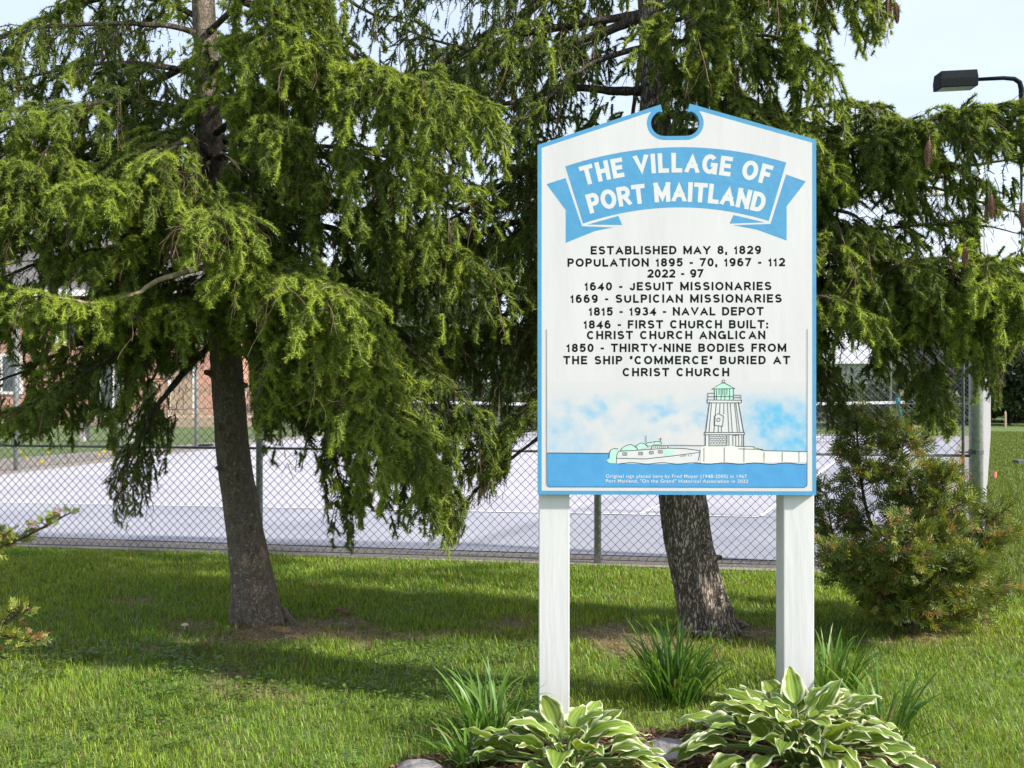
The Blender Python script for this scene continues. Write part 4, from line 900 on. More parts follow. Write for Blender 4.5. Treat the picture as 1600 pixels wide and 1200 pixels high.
# ------------------------------------------------------------------ cedar shrubs
def cedar(name, label, stems, n_spray, rad_fn, seed, size=(.05, .1), yellow=.3, brown=.2, group=None):
    """stems: lists of points; sprays are scattered on branchlets round them"""
    rg = np.random.default_rng(seed); root = empty(name, (0, 0, 0)); tag(root, label, 'shrub', group)
    twP0 = []; twP1 = []; org = []; dirs = []
    sm = MB()
    for st in stems:
        P = catmull(st, 24); sm.tube(P, np.linspace(.016, .004, 24), 6)
        L = np.linalg.norm(np.diff(P, axis=0), axis=1).sum(); m = int(n_spray * L)
        t = rg.uniform(.03, 1, m); B, T = sample(P[None], np.zeros(m, int), t)
        a = rg.uniform(0, 2 * math.pi, m); D = np.stack([np.cos(a), np.sin(a), rg.uniform(.1, .7, m)], 1) + T * .3
        Ln = rad_fn(t, B) * rg.uniform(.45, 1.1, m)
        S = droop(B, D, Ln, 5, rg.uniform(-.05, .12, m), .16); A_, B_ = segs(S); twP0.append(A_); twP1.append(B_)
        cnt = np.maximum(2, (Ln / .022).astype(int)); i = np.repeat(np.arange(m), cnt); tt = rg.uniform(.25, 1, len(i)) ** .8
        o_, T_ = sample(S, i, tt); org.append(o_); dirs.append(norm(T_ + rg.normal(0, .55, T_.shape) + np.array([0, 0, .12])))
    sm.build('stem', M_branch, root, smooth=True)
    O = np.concatenate(org); D = np.concatenate(dirs)
    ok = O[:, 2] > .05; O, D = O[ok], D[ok]; n = len(O)
    N_ = norm(np.cross(D, rg.normal(size=D.shape))); S_ = np.cross(D, N_); L = rg.uniform(*size, n)
    # a flat fan: axis with leaflets each side
    V = []; tcol = rg.random(n); col = np.where((tcol < yellow)[:, None], np.array([.26, .295, .05]), np.array([.125, .175, .038]))
    col = np.where((tcol > 1 - brown)[:, None], np.array([.30, .17, .075]), col) * rg.uniform(.6, 1.3, (n, 1))
    m = 7
    for k in range(m):
        f = .15 + .85 * k / (m - 1); sgn = 1 if k % 2 == 0 else -1
        b = O + D * (L * f * .75)[:, None]
        d = norm(D * .75 + S_ * sgn * (.8 if k < m - 1 else .05) + N_ * rg.normal(0, .18, (n, 1)))
        ln = L * (.62 - .3 * f) * rg.uniform(.8, 1.2, n); w = .0030 + .002 * rg.random(n)
        sv = norm(np.cross(d, N_)) * w[:, None]
        V.append(np.stack([b - sv * .5, b + d * (ln * .5)[:, None] - sv, b + d * ln[:, None], b + d * (ln * .5)[:, None] + sv, b + sv * .5], 1))
    V = np.stack(V, 1).reshape(-1, 3); Fs = np.arange(len(V), dtype=np.int32).reshape(-1, 5)
    cc = np.repeat(col, m * 5, axis=0)
    T0 = np.concatenate(twP0); T1 = np.concatenate(twP1); ok = (T0[:, 2] > .03) & (T1[:, 2] > .03); T0, T1 = T0[ok], T1[ok]
    ax = norm(T1 - T0); A = norm(np.cross(ax, np.array([.3, .7, .2]))) * .0028; B = norm(np.cross(ax, A)) * .0028
    TV = np.stack([T0 - A, T0 + A * .5 + B, T0 + A * .5 - B, T1 - A * .7, T1 + A * .35 + B * .7, T1 + A * .35 - B * .7], 1).reshape(-1, 3); o = (np.arange(len(T0)) * 6)[:, None] + len(V)
    Fq = np.concatenate([o + np.array([[0, 1, 4, 3]]), o + np.array([[1, 2, 5, 4]]), o + np.array([[2, 0, 3, 5]])]).astype(np.int32)
    mk('foliage', np.concatenate([V, TV]), [Fs, Fq], M_cedar, root, col=np.concatenate([cc, np.tile(np.array([[.09, .065, .045]]), (len(TV), 1))]))
    print(name, n)
    return root
YB = 5.95
cb = W(1415, 975, YB)
def sh(px, py, d=0.0): return W(px, py, YB + d)
stems = [[cb, sh(1390, 900), sh(1355, 800), sh(1342, 720), sh(1338, 655)],
         [cb, sh(1430, 880, -.1), sh(1425, 780, -.1), sh(1405, 700, -.05), sh(1390, 665)],
         [cb, sh(1460, 900, -.2), sh(1480, 820, -.25), sh(1470, 740, -.2)],
         [cb, sh(1480, 920, -.1), sh(1530, 860, 0), sh(1560, 800, .1)],
         [cb, sh(1370, 930, .1), sh(1310, 860, .15), sh(1290, 770, .1)],
         [cb, sh(1450, 930, -.4), sh(1490, 900, -.55), sh(1520, 880, -.6)],
         [cb, sh(1370, 930, -.3), sh(1330, 900, -.4), sh(1300, 860, -.4)],
         [cb, sh(1420, 900, .3), sh(1440, 820, .4), sh(1440, 740, .4)],
         [cb, sh(1480, 960, -.1), sh(1520, 950, 0), sh(1550, 920, 0)],
         [cb, sh(1400, 930, -.4), sh(1410, 880, -.55), sh(1420, 830, -.55)]]
cedar('cedar_shrub', 'bushy cedar shrub with browning patches right of the sign, by the fence corner', stems, 150, lambda t, B: .30 - .16 * t, 21, yellow=.22, brown=.09)
YC = 4.9
sc_ = lambda px, py, d=0.0: W(px, py, YC + d)
cl = np.array([sc_(-230, 600)[0], YC + .1, 0.0])
cedar('cedar_shrub', 'yellow green cedar twigs reaching in at the left edge of the lawn', [[cl, sc_(-150, 960), sc_(-50, 880), sc_(40, 838), sc_(112, 800)], [cl, sc_(-150, 1020), sc_(-40, 1000), sc_(20, 965), sc_(48, 950)],
      [cl, sc_(-120, 1010), sc_(-40, 985), sc_(15, 995), sc_(50, 1005)], [cl, sc_(-180, 900), sc_(-90, 840), sc_(-30, 830), sc_(5, 845)], [cl, sc_(-220, 900), sc_(-190, 780), sc_(-150, 700), sc_(-130, 650)], [cl, sc_(-160, 1000), sc_(-100, 1000), sc_(-40, 1010), sc_(10, 1030)]],
      50, lambda t, B: .10 - .03 * t, 22, size=(.04, .075), yellow=.55, brown=.08)

# ------------------------------------------------------------------ chain-link fences
def chainlink(name, label, p0, p1, nposts, postr=.03, ztop=3.0, pitch=.07, wr=.0026, rails=(.92,), corner=None, zlow=.03, mesh=True, skip_first=False):
    p0 = np.array(p0, float); p1 = np.array(p1, float); L = np.linalg.norm(p1 - p0); d = (p1 - p0) / L; nn = np.array([d[1], -d[0]])
    root = empty(name, (p0[0], p0[1], 0)); tag(root, label, 'fence')
    loc = lambda s, z, off=0.0: (d[0] * s + nn[0] * off, d[1] * s + nn[1] * off, z)
    for k in range(nposts + 1):
        if skip_first and k == 0: continue
        s = L * k / nposts; r = postr; h = ztop
        if corner is not None and k == corner: r = .052; h = ztop + .12
        m = MB().tube([loc(s, -.2), loc(s, h), loc(s, h + .02), loc(s, h + .04)], [r, r, r * .8, r * .2], 12)
        po = m.build('post', M_galv, root, smooth=False)
        for p in po.data.polygons: p.use_smooth = len(p.vertices) == 4
        if corner is not None and k == corner:
            for z in (.32, .95, 1.6, 2.25, 2.85):
                MB().tube([loc(s, z - .016), loc(s, z + .016)], [r + .005, r + .005], 14).build('band', M_bar, po)
            MB().box(-.1, -.085, -.05, -.04, .05, 2.95)
    off = postr + .005
    for z in list(rails) + [ztop - .03]:
        MB().tube([loc(0, z), loc(L, z)], .021 if z > 2 else .011, 8).build('rail', M_galv if z > 2 else M_bar, root, smooth=True)
    MB().tube([loc(0, zlow), loc(L, zlow)], .004, 5).build('tension_wire', M_wire, root)
    if corner is not None:
        s = L - .105
        MB().tube([loc(s, .04, off), loc(s, 2.97, off)], .011, 6).build('tension_bar', M_bar, root)
        for z in (.32, .95, 1.6, 2.25, 2.85):
            MB().tube([loc(s - .03, z, off), loc(L, z, off - .01)], .008, 6).build('brace_band', M_bar, root)
    if mesh:
        Lm = L - (.1 if corner is not None else 0)
        V = []; Fs = []; hgt = ztop - zlow - .02
        for sgn in (1, -1):
            c0 = -hgt if sgn > 0 else 0; c = c0 - .01
            while c < Lm + (0 if sgn > 0 else hgt):
                # wire: s = c + sgn*(z-zlow)
                s0, z0, s1, z1 = c, zlow, c + sgn * hgt, zlow + hgt
                lo, hi = (s0, s1) if s0 < s1 else (s1, s0)
                ta, tb = 0.0, 1.0
                for lim, side_ in ((0, 0), (Lm, 1)):
                    for _ in (0,):
                        f = (lim - s0) / (s1 - s0)
                        if side_ == 0:
                            if s0 < 0 <= s1: ta = max(ta, f)
                            elif s1 < 0 <= s0: tb = min(tb, f)
                        else:
                            if s0 > Lm >= s1: ta = max(ta, f)
                            elif s1 > Lm >= s0: tb = min(tb, f)
                if hi > 0 and lo < Lm and tb > ta:
                    # gentle weave: many short pieces would cost much, two layers crossing suffice
                    A = np.array(loc(s0 + (s1 - s0) * ta, z0 + (z1 - z0) * ta, off + .0022 * sgn)); B = np.array(loc(s0 + (s1 - s0) * tb, z0 + (z1 - z0) * tb, off + .0022 * sgn))
                    ax = (B - A) / np.linalg.norm(B - A); u = np.cross(ax, np.array([nn[0], nn[1], 0])); v = np.array([nn[0], nn[1], 0]); n = len(V)
                    for q in range(4):
                        a = q * math.pi / 2 + .785; V.append(A + (u * math.cos(a) + v * math.sin(a)) * wr)
                    for q in range(4):
                        a = q * math.pi / 2 + .785; V.append(B + (u * math.cos(a) + v * math.sin(a)) * wr)
                    Fs += [(n + q, n + (q + 1) % 4, n + 4 + (q + 1) % 4, n + 4 + q) for q in range(4)]
                c += pitch
        mk('wire_mesh', V, Fs, M_wire, root)
    return root
pA = G(435, 866)[:2]; pB = G(934, 880)[:2]; fd = (pB - pA) / np.linalg.norm(pB - pA)
pC = np.array([3.616, 7.73]); step = np.linalg.norm(pC - pB)
pS = pC - fd * step * 5
chainlink('chain_link_fence', 'tall chain-link fence along the near end of the tennis court, behind the trees', pS, pC, 5, corner=5, pitch=.0745)
s_dir = np.array([(1553.5 - 800) / F, 1.0]); s_dir /= np.linalg.norm(s_dir)
chainlink('chain_link_fence', 'chain-link fence running back from the corner post at the court\'s right side', pC, pC + s_dir * 22.5, 8, pitch=.10, skip_first=True)
lf0 = np.array([-9.75, 11.3]); lf1 = np.array([-5.9, 28.2])
chainlink('chain_link_fence', 'chain-link fence on the house side of the court, in front of the brick house', lf0, lf1, 6, postr=.042, pitch=.12, wr=.003)
chainlink('chain_link_fence', 'chain-link fence across the far end of the court, beyond the net', lf1, pC + s_dir * 22.5, 7, pitch=.13, wr=.003, skip_first=True)

# ------------------------------------------------------------------ tennis net
nr = np.array(G(1413, 694)[:2]); nl = nr + np.array([-12.2, .9]); nroot = empty('tennis_net', (nl[0], nl[1], 0)); tag(nroot, 'tennis net with a white band and leaning teal posts across the court', 'net')
nd_ = nr - nl; nL = np.linalg.norm(nd_); nd_ /= nL
M_net = mat_noise('net_cord', (.02, .025, .025), (.04, .045, .045), 30, .8); M_teal = mat_noise('teal_paint', (.015, .15, .16), (.03, .22, .23), 18, .5)
nloc = lambda s, z: (nd_[0] * s, nd_[1] * s, z)
def ntop(s): return .91 + .12 * abs(s / nL - .5) * 2
V = []; Fs = []
def cord(a, b, r):
    a, b = np.array(a), np.array(b); ax = (b - a) / np.linalg.norm(b - a); u = np.cross(ax, [0, 1, 0.01]); u /= np.linalg.norm(u); v = np.cross(ax, u); n = len(V)
    for p in (a, b):
        for q in range(3): V.append(p + (u * math.cos(q * 2.094) + v * math.sin(q * 2.094)) * r)
    for q in range(3): Fs.append((n + q, n + (q + 1) % 3, n + 3 + (q + 1) % 3, n + 3 + q))
s = .06
while s < nL - .06: cord(nloc(s, .05), nloc(s, ntop(s) - .03), .0035); s += .07
for k in range(12):
    z = .05 + k * .075
    for a in range(8): cord(nloc(nL * a / 8, z), nloc(nL * (a + 1) / 8, z), .0035)
mk('netting', V, Fs, M_net, nroot)
tb = MB()
for a in range(10):
    s0, s1 = nL * a / 10, nL * (a + 1) / 10
    p = [np.array(nloc(s0, ntop(s0))), np.array(nloc(s1, ntop(s1)))]
    tb.add([p[0] + (0, -.012, -.035), p[1] + (0, -.012, -.035), p[1] + (0, -.012, .035), p[0] + (0, -.012, .035), p[0] + (0, .012, -.035), p[1] + (0, .012, -.035), p[1] + (0, .012, .035), p[0] + (0, .012, .035)], [(0,1,2,3),(7,6,5,4),(3,2,6,7),(0,4,5,1)])
tb.build('headband', M_trimw, nroot)
for s, lean in ((-.03, -.1), (nL + .03, -.2)):
    MB().tube([nloc(s, -.05), nloc(s + lean, 1.12), nloc(s + lean, 1.14)], [.055, .055, .03], 12).build('post', M_teal, nroot, smooth=False)

# ------------------------------------------------------------------ court lights
def court_light(label, base, side, hh, head_px=.84):
    r = empty('court_light', (base[0], base[1], 0)); tag(r, label, 'light pole', 'court floodlight poles')
    MB().box(-.15, .15, -.15, .15, 0, .045).build('base_plate', M_darkmetal, r, bevel=.006)
    MB().tube([(0, 0, .02), (0, 0, .3), (0, 0, hh * .5), (0, 0, hh - .25), (side * .04, 0, hh - .1), (side * .16, 0, hh - .02), (side * .4, 0, hh), (side * .95, 0, hh - .03)], [.075, .068, .065, .06, .055, .05, .045, .04], 14).build('pole', M_darkmetal, r, smooth=True)
    MB().tube([(side * .93, 0, hh - .03), (side * 1.06, 0, hh - .035)], [.022, .022], 8).build('bracket', M_darkmetal, r)
    h = MB(); x0, x1 = 1.06, 1.06 + head_px
    tilt = -.05
    def q(x, y, z): return (side * x, y, hh - .06 + z + (x - x0) * tilt)
    v = [q(x0, -.2, -.16), q(x1, -.2, -.16), q(x1, .2, -.16), q(x0, .2, -.16), q(x0, -.22, .02), q(x1, -.22, .02), q(x1, .22, .02), q(x0, .22, .02), q(x0 + .02, -.2, .2), q(x1 - .02, -.2, .2), q(x1 - .02, .2, .2), q(x0 + .02, .2, .2)]
    h.add(v, [(0,3,2,1),(0,1,5,4),(1,2,6,5),(2,3,7,6),(3,0,4,7),(4,5,9,8),(5,6,10,9),(6,7,11,10),(7,4,8,11),(8,9,10,11)])
    hd = h.build('lamp_head', M_darkmetal, r, bevel=.01)
    l = MB().add([q(x0 + .05, -.17, -.165), q(x1 - .05, -.17, -.165), q(x1 - .05, .17, -.165), q(x0 + .05, .17, -.165)], [(0, 3, 2, 1)]); l.build('lens', mat_noise('lamp_lens', (.2, .22, .22), (.3, .32, .32), 20, .2), hd)
    return r
bR = G(1596, 703); court_light('dark floodlight pole with box lamp against the sky at the right edge', bR[:2], -1, 8.35)
bL = G(321, 697); court_light('dark floodlight pole beside the brown spruce trunk, near the house', bL[:2], 1, 8.2)

# ------------------------------------------------------------------ brick house with a deck
hs = empty('brick_house', (-16.5, 37.0, 0), R(4)); tag(hs, 'red brick house with white trim and a wooden deck, beyond the court', 'house')
MB().box(-9, 6.2, 0, 8, 0, 5.0).build('wall', M_brick, hs)
rf = MB(); rf.add([(-9.5, -.5, 4.9), (6.7, -.5, 4.9), (6.7, 8.5, 4.9), (-9.5, 8.5, 4.9), (-9.5, 4, 7.6), (6.7, 4, 7.6)], [(0, 1, 5, 4), (2, 3, 4, 5), (1, 2, 5), (3, 0, 4), (0, 3, 2, 1)])
rf.build('roof', M_roof, hs)
MB().box(-9.5, 6.7, -.56, -.5, 4.72, 4.95).build('fascia', M_trimw, hs)
def window(x0, x1, z0, z1, nm='window'):
    w = MB()
    for bx in ((x0, x1, -.06, -.002, z0, z0 + .1), (x0, x1, -.06, -.002, z1 - .1, z1), (x0, x0 + .09, -.06, -.002, z0 + .1, z1 - .1), (x1 - .09, x1, -.06, -.002, z0 + .1, z1 - .1), ((x0 + x1) / 2 - .03, (x0 + x1) / 2 + .03, -.05, -.002, z0 + .1, z1 - .1)): w.box(*bx)
    f = w.build(nm, M_trimw, hs); MB().box(x0 + .09, x1 - .09, -.02, -.001, z0 + .1, z1 - .1).build('pane', M_glass, f)
window(1.05, 2.15, .35, 2.7); window(-3.2, -1.7, 1.1, 2.6); window(3.9, 5.2, 2.9, 4.2); window(-.5, .5, 3.0, 4.3); window(-6.2, -4.8, 1.1, 2.6)
w = MB()
for bx in ((3.6, 3.7, -.06, -.002, .3, 2.4), (4.5, 4.6, -.06, -.002, .3, 2.4), (3.7, 4.5, -.06, -.002, 2.3, 2.4)): w.box(*bx)
dr = w.build('door', M_trimw, hs); MB().box(3.7, 4.5, -.04, -.002, .3, 2.3).build('door_leaf', M_wood, dr)
for x in (-2.9, -2.45): MB().box(x - .07, x + .07, -1.6, -1.46, 0, 3.2).build('porch_column', M_trimw, hs)
MB().box(2.9, 7.4, -3.2, -.01, .16, .3).build('deck', M_wood, hs)
MB().box(2.9, 7.4, -3.22, -3.17, 0, .16).build('deck_skirt', M_wood, hs)
ra = MB(); ra.box(2.9, 7.4, -3.2, -3.1, 1.28, 1.36); ra.box(2.9, 7.4, -3.18, -3.12, .42, .48)
x = 3.0
while x < 7.4: ra.box(x - .02, x + .02, -3.17, -3.13, .48, 1.28); x += .15
ra.build('railing', M_wood, hs)
for x in (2.95, 5.1, 7.35): MB().box(x - .055, x + .055, -3.21, -3.09, .3, 1.42).build('railing_post', M_wood, hs)
bn = empty('bench', (*G(168, 690)[:2], 0)); tag(bn, 'low weathered plank bench in front of the brick house', 'bench')
MB().box(-.75, .75, -.16, .16, .42, .47).build('seat', mat_noise('weathered_plank', (.22, .19, .17), (.34, .30, .27), 9, .9, .2), bn)
MB().box(-.75, .75, .16, .2, .55, .72).build('backrest', M_concrete, bn)
for x in (-.6, .6): MB().box(x - .05, x + .05, -.15, .2, 0, .42).build('leg', M_concrete, bn)
wh = empty('white_house', (17.5, 50, 0), R(-8)); tag(wh, 'white house with a grey roof beyond the far right end of the court', 'house')
M_siding = mat_noise('white_siding', (.6, .62, .64), (.7, .71, .72), 3, .7, .2, stretch=(.2, .2, 9))
MB().box(-3.6, 3.6, 0, 6, 0, 2.6).build('wall', M_siding, wh)
rf = MB(); rf.add([(-4, -.5, 2.5), (4, -.5, 2.5), (4, 6.5, 2.5), (-4, 6.5, 2.5), (-4, 3, 4.6), (4, 3, 4.6)], [(0, 1, 5, 4), (2, 3, 4, 5), (1, 2, 5), (3, 0, 4), (0, 3, 2, 1)]); rf.build('roof', mat_noise('pale_roof', (.36, .37, .4), (.5, .51, .54), 8, .9), wh)
for x in (-2.0, .9): 
    f = MB().box(x, x + 1.1, -.05, -.002, 1.0, 2.1).build('window', M_trimw, wh); MB().box(x + .1, x + 1.0, -.07, -.052, 1.1, 2.0).build('pane', M_glass, f)

# ------------------------------------------------------------------ trees beyond the court
def leafy(name, label, base, hgt, rad, n, seed, col, leaf=.2, low=.1, group='trees and shrubs beyond the court', cat='tree', stemw=.16):
    rg = np.random.default_rng(seed); root = empty(name, (base[0], base[1], 0)); tag(root, label, cat, group)
    tk = MB(); tk.tube(catmull([(0, 0, -.1), (.1 * rad, 0, hgt * .3), (-.05 * rad, .05, hgt * .6), (0, 0, hgt * .86)], 10), np.linspace(stemw, .03, 10), 8)
    cs = []
    for k in range(15):
        a = rg.uniform(0, 6.283); f = rg.uniform(low, .88); rr = rad * (.25 + .75 * math.sin(math.pi * min(1, f * .9 + .12))) * rg.uniform(.3, .8)
        c = np.array([math.cos(a) * rr, math.sin(a) * rr, hgt * f]); cs.append((c, rad * rg.uniform(.28, .5)))
        if cat == 'tree': tk.tube([(0, 0, max(.2, hgt * f * .55)), c * np.array([.6, .6, .9]), c], [stemw * .4, stemw * .25, .02], 6, cap=False)
    tk.build('trunk', M_branch, root, smooth=True)
    i = rg.integers(0, len(cs), n); C_ = np.array([c for c, _ in cs])[i]; r_ = np.array([r for _, r in cs])[i]
    d = norm(rg.normal(size=(n, 3))); P = C_ + d * (r_ * rg.uniform(.35, 1.05, n) ** .6)[:, None] * np.array([1, 1, .8])
    P = P[P[:, 2] > .1]; n = len(P)
    nn = norm(rg.normal(size=(n, 3)) + np.array([0, 0, .5])); u = norm(np.cross(nn, rg.normal(size=(n, 3)))); v = np.cross(nn, u); s = leaf * rg.uniform(.5, 1.2, n)[:, None]
    V = np.stack([P - u * s, P - v * s * .5, P + u * s, P + v * s * .5], 1).reshape(-1, 3)
    c = np.array(col) * rg.uniform(.55, 1.4, (n, 1)); mk('crown', V, np.arange(len(V), dtype=np.int32).reshape(-1, 4), M_bgleaf, root, col=np.repeat(c, 4, axis=0))
    return root
GRN = (.05, .085, .022); GRY = (.085, .115, .055); DRK = (.026, .045, .014)
for k, (nm, lb, px, Yd, hg, rd, n, c, lf) in enumerate((
    ('willow_tree', 'tall grey green leafy tree beyond the net, left of the sign', 700, 46, 8.6, 4.6, 9000, GRY, .26),
    ('leafy_tree', 'broad dark green tree between the brick house and the grey green tree', 520, 42, 7.4, 4.2, 8000, GRN, .25),
    ('leafy_tree', 'dark tree straight behind the village sign, beyond the court', 930, 48, 7.8, 4.4, 7000, DRK, .26),
    ('leafy_tree', 'dark crown beyond the court behind the right spruce trunk', 1120, 50, 7.5, 4.6, 7000, DRK, .26),
    ('leafy_tree', 'mid green tree rising behind the white house', 1350, 62, 7.2, 5.0, 7000, GRN, .3),
    ('leafy_tree', 'green tree behind the far fence, just left of the corner post', 1462, 40, 3.6, 2.6, 6000, GRN, .2),
    ('leafy_tree', 'dark rounded tree over the lawn at the right edge', 1600, 40, 5.0, 3.4, 9000, DRK, .22),
    ('leafy_tree', 'tall green tree standing behind the brick house roof', 120, 56, 10, 5.5, 7000, GRN, .32),
    ('leafy_tree', 'green tree at the brick house\'s right end, behind its deck', 400, 44, 7.0, 3.6, 6500, GRN, .24),
    ('leafy_tree', 'dark tree farther right beyond the lawn, by the dark rounded one', 1730, 44, 5.5, 4.0, 6000, DRK, .25))):
    b = W(px, 600, Yd); leafy(nm, lb, b[:2], hg, rd, n, 50 + k, c, lf)
for k, (lb, px, Yd, hg, rd, n, c) in enumerate((('low dark hedge bush behind the far fence near the net\'s left end', 620, 33, 2.3, 2.4, 4000, DRK), ('low green bush behind the far fence, left of the sign', 790, 33, 2.0, 2.3, 4000, GRN), ('low bush behind the white house fence line', 1290, 36, 1.7, 2.0, 3500, GRN),
                                               ('bright low bush behind the far fence beside the teal net post', 1420, 33, 1.7, 1.8, 3500, GRN), ('dark low bush at the lawn\'s far edge behind the wooden stake', 1575, 36, 2.6, 2.4, 5000, DRK), ('dark low bush behind the far fence hidden by the sign', 1000, 34, 2.2, 2.6, 3500, DRK), ('dark low bush behind the far fence, right of the trunk gap', 1150, 34, 2.2, 2.6, 3500, DRK))):
    b = W(px, 600, Yd); leafy('leafy_bush', lb, b[:2], hg, rd, n, 80 + k, c, .14, .15, cat='bush', stemw=.05)

# ------------------------------------------------------------------ small things on the right lawn
gb = G(1600, 727); s_ = empty('stone_block', (gb[0], gb[1], 0)); tag(s_, 'small dark stone block set in the lawn at the right edge', 'stone')
MB().box(-.16, .2, -.1, .1, -.03, .10).build('stone', M_darkstone, s_, bevel=.015)
gp = G(1571, 668); s_ = empty('wooden_stake', (gp[0], gp[1], 0)); tag(s_, 'thin pale wooden stake standing at the dark hedge\'s foot', 'stake')
MB().add([(-.03, -.03, -.1), (.03, -.03, -.1), (.03, .03, -.1), (-.03, .03, -.1), (-.028, -.028, .5), (.028, -.028, .5), (.028, .028, .5), (-.028, .028, .5), (0, 0, .58)], [(0, 3, 2, 1), (0, 1, 5, 4), (1, 2, 6, 5), (2, 3, 7, 6), (3, 0, 4, 7), (4, 5, 8), (5, 6, 8), (6, 7, 8), (7, 4, 8)]).build('stake', M_wood, s_)
go = G(1551, 752); s_ = empty('orange_marker', (go[0], go[1], 0)); s_.scale = (.7, .7, .8); tag(s_, 'small orange marker flag at the foot of the side fence', 'marker')
MB().tube([(0, 0, -.05), (0, 0, .22)], .006, 6).build('stem', M_galv, s_)
mk('flag', [(0, .002, .2), (.05, -.02, .19), (.1, .01, .17), (.09, .02, .06), (.05, -.03, .07), (0, .002, .08)], [(0, 1, 4, 5), (1, 2, 3, 4)], mat_noise('orange_cloth', (.6, .14, .05), (.7, .2, .08), 20, .7), s_)
mu = G(289, 985); s_ = empty('mushroom', (mu[0], mu[1], float(gz(mu[0], mu[1])))); s_.scale = (.65,) * 3; tag(s_, 'small white mushroom in the grass left of the brown trunk', 'mushroom')
M_mush = mat_noise('mushroom_skin', (.55, .5, .4), (.7, .66, .56), 20, .7)
MB().tube([(0, 0, -.01), (0, 0, .05)], [.007, .006], 8).build('stalk', M_mush, s_, smooth=True)
MB().tube([(0, 0, .042), (0, 0, .046), (0, 0, .056), (0, 0, .064), (0, 0, .066)], [.03, .034, .026, .012, .002], 14).build('cap', M_mush, s_, smooth=True)

g = G(546, 962); fc_ = bpy.data.objects.new('fallen_cone', cme); COL.objects.link(fc_); fc_.location = (g[0], g[1], float(gz(g[0], g[1])) + .022); fc_.rotation_euler = (R(88), 0, R(60)); tag(fc_, 'brown fallen spruce cone lying on the worn turf between the trees', 'cone')
# ------------------------------------------------------------------ planting at the sign's foot
def blades(o, root_pts, az, L, w, lean, curl, cols, Kn=7):
    """strap leaves (vectorised): returns V,F,col"""
    N = len(root_pts); th = lean.copy(); P = np.empty((N, Kn + 1, 3)); P[:, 0] = root_pts
    hx, hy = np.cos(az), np.sin(az)
    for k in range(Kn):
        st = L / Kn; P[:, k+1] = P[:, k] + np.stack([hx * np.sin(th) * st, hy * np.sin(th) * st, np.cos(th) * st], 1); th = th + curl * (k + 1) / Kn * (1.5 / Kn)
    P[:, :, 2] = np.maximum(P[:, :, 2], o)
    side = np.stack([-hy, hx, np.zeros(N)], 1); tw = RNG.normal(0, .35, N); side = norm(side * np.cos(tw)[:, None] + np.stack([hx, hy, np.zeros(N)], 1) * np.sin(tw)[:, None])
    f = np.linspace(0, 1, Kn + 1); prof = np.minimum(1, (.55 + 1.1 * f)) * np.sqrt(np.maximum(0, 1 - f ** 2.2)); prof[-1] = .03
    A = P - side[:, None] * (w[:, None] * prof)[:, :, None] / 2; B = P + side[:, None] * (w[:, None] * prof)[:, :, None] / 2
    V = np.stack([A, B], 2).reshape(-1, 3); m = (Kn + 1) * 2; o_ = (np.arange(N) * m)[:, None]
    Fq = np.concatenate([o_ + np.array([[2*k, 2*k+1, 2*k+3, 2*k+2]]) for k in range(Kn)]).astype(np.int32)
    c = cols[:, None, :] * (.8 + .35 * f)[None, :, None]; c = np.repeat(c, 2, axis=1).reshape(-1, 3)
    return V, Fq, c
def daylily(label, px, py, n, Lr, seed, spread=.07, w=(.009, .015), lean=(.05, .75)):
    g = G(px, py); root = empty('daylily_clump', (g[0], g[1], float(gz(g[0], g[1])))); tag(root, label, 'plant', 'daylily clumps at the sign foot')
    a = RNG.uniform(0, 2 * math.pi, n); r = spread * np.sqrt(RNG.random(n)); B = np.stack([np.cos(a) * r, np.sin(a) * r, np.full(n, -.01)], 1)
    az = a + RNG.normal(0, .6, n); L = RNG.uniform(*Lr, n); ln = RNG.uniform(*lean, n) * (.4 + .6 * r / spread)
    col = np.array([.075, .165, .026]) * RNG.uniform(.65, 1.35, (n, 1)) + RNG.random((n, 1)) * np.array([.03, .035, 0]); col[RNG.random(n) < .03] = (.3, .22, .1)
    V, Fq, c = blades(.004, B, az, L, RNG.uniform(*w, n), ln, RNG.uniform(.4, 2.4, n), col)
    mk('leaves', V, Fq, M_leaf, root, col=c, smooth=True)
daylily('grassy daylily clump just left of the left post, above the grey rock', 768, 1160, 120, (.2, .40), 1, .1)
daylily('largest daylily clump, between the two posts in front of the grey trunk', 1052, 1098, 190, (.25, .46), 2, .12)
daylily('daylily clump close behind the right post', 1300, 1085, 110, (.18, .36), 3, .12)
daylily('small arching daylily clump at the far right side of the bigger hosta', 1388, 1150, 70, (.2, .42), 4, .1, lean=(.3, 1.0))
daylily('short daylily tuft below the left clump, beside the grey rock', 742, 1205, 40, (.16, .3), 5, .06, lean=(.3, 1.0))
def dry_tuft():
    g = G(325, 1022); root = empty('dry_weed', (g[0], g[1], float(gz(g[0], g[1])))); tag(root, 'small clump of dry brown weed in the grass below the brown trunk', 'weed')
    n = 70; a = RNG.uniform(0, 6.28, n); r = .07 * np.sqrt(RNG.random(n)); B = np.stack([np.cos(a) * r, np.sin(a) * r, np.full(n, -.005)], 1)
    V, Fq, c = blades(.003, B, a + RNG.normal(0, .8, n), RNG.uniform(.05, .13, n), RNG.uniform(.002, .006, n), RNG.uniform(.2, 1.2, n), RNG.uniform(0, 3, n), np.array([.17, .11, .065]) * RNG.uniform(.5, 1.5, (n, 1)))
    mk('stems', V, Fq, M_cedar, root, col=c)
dry_tuft()
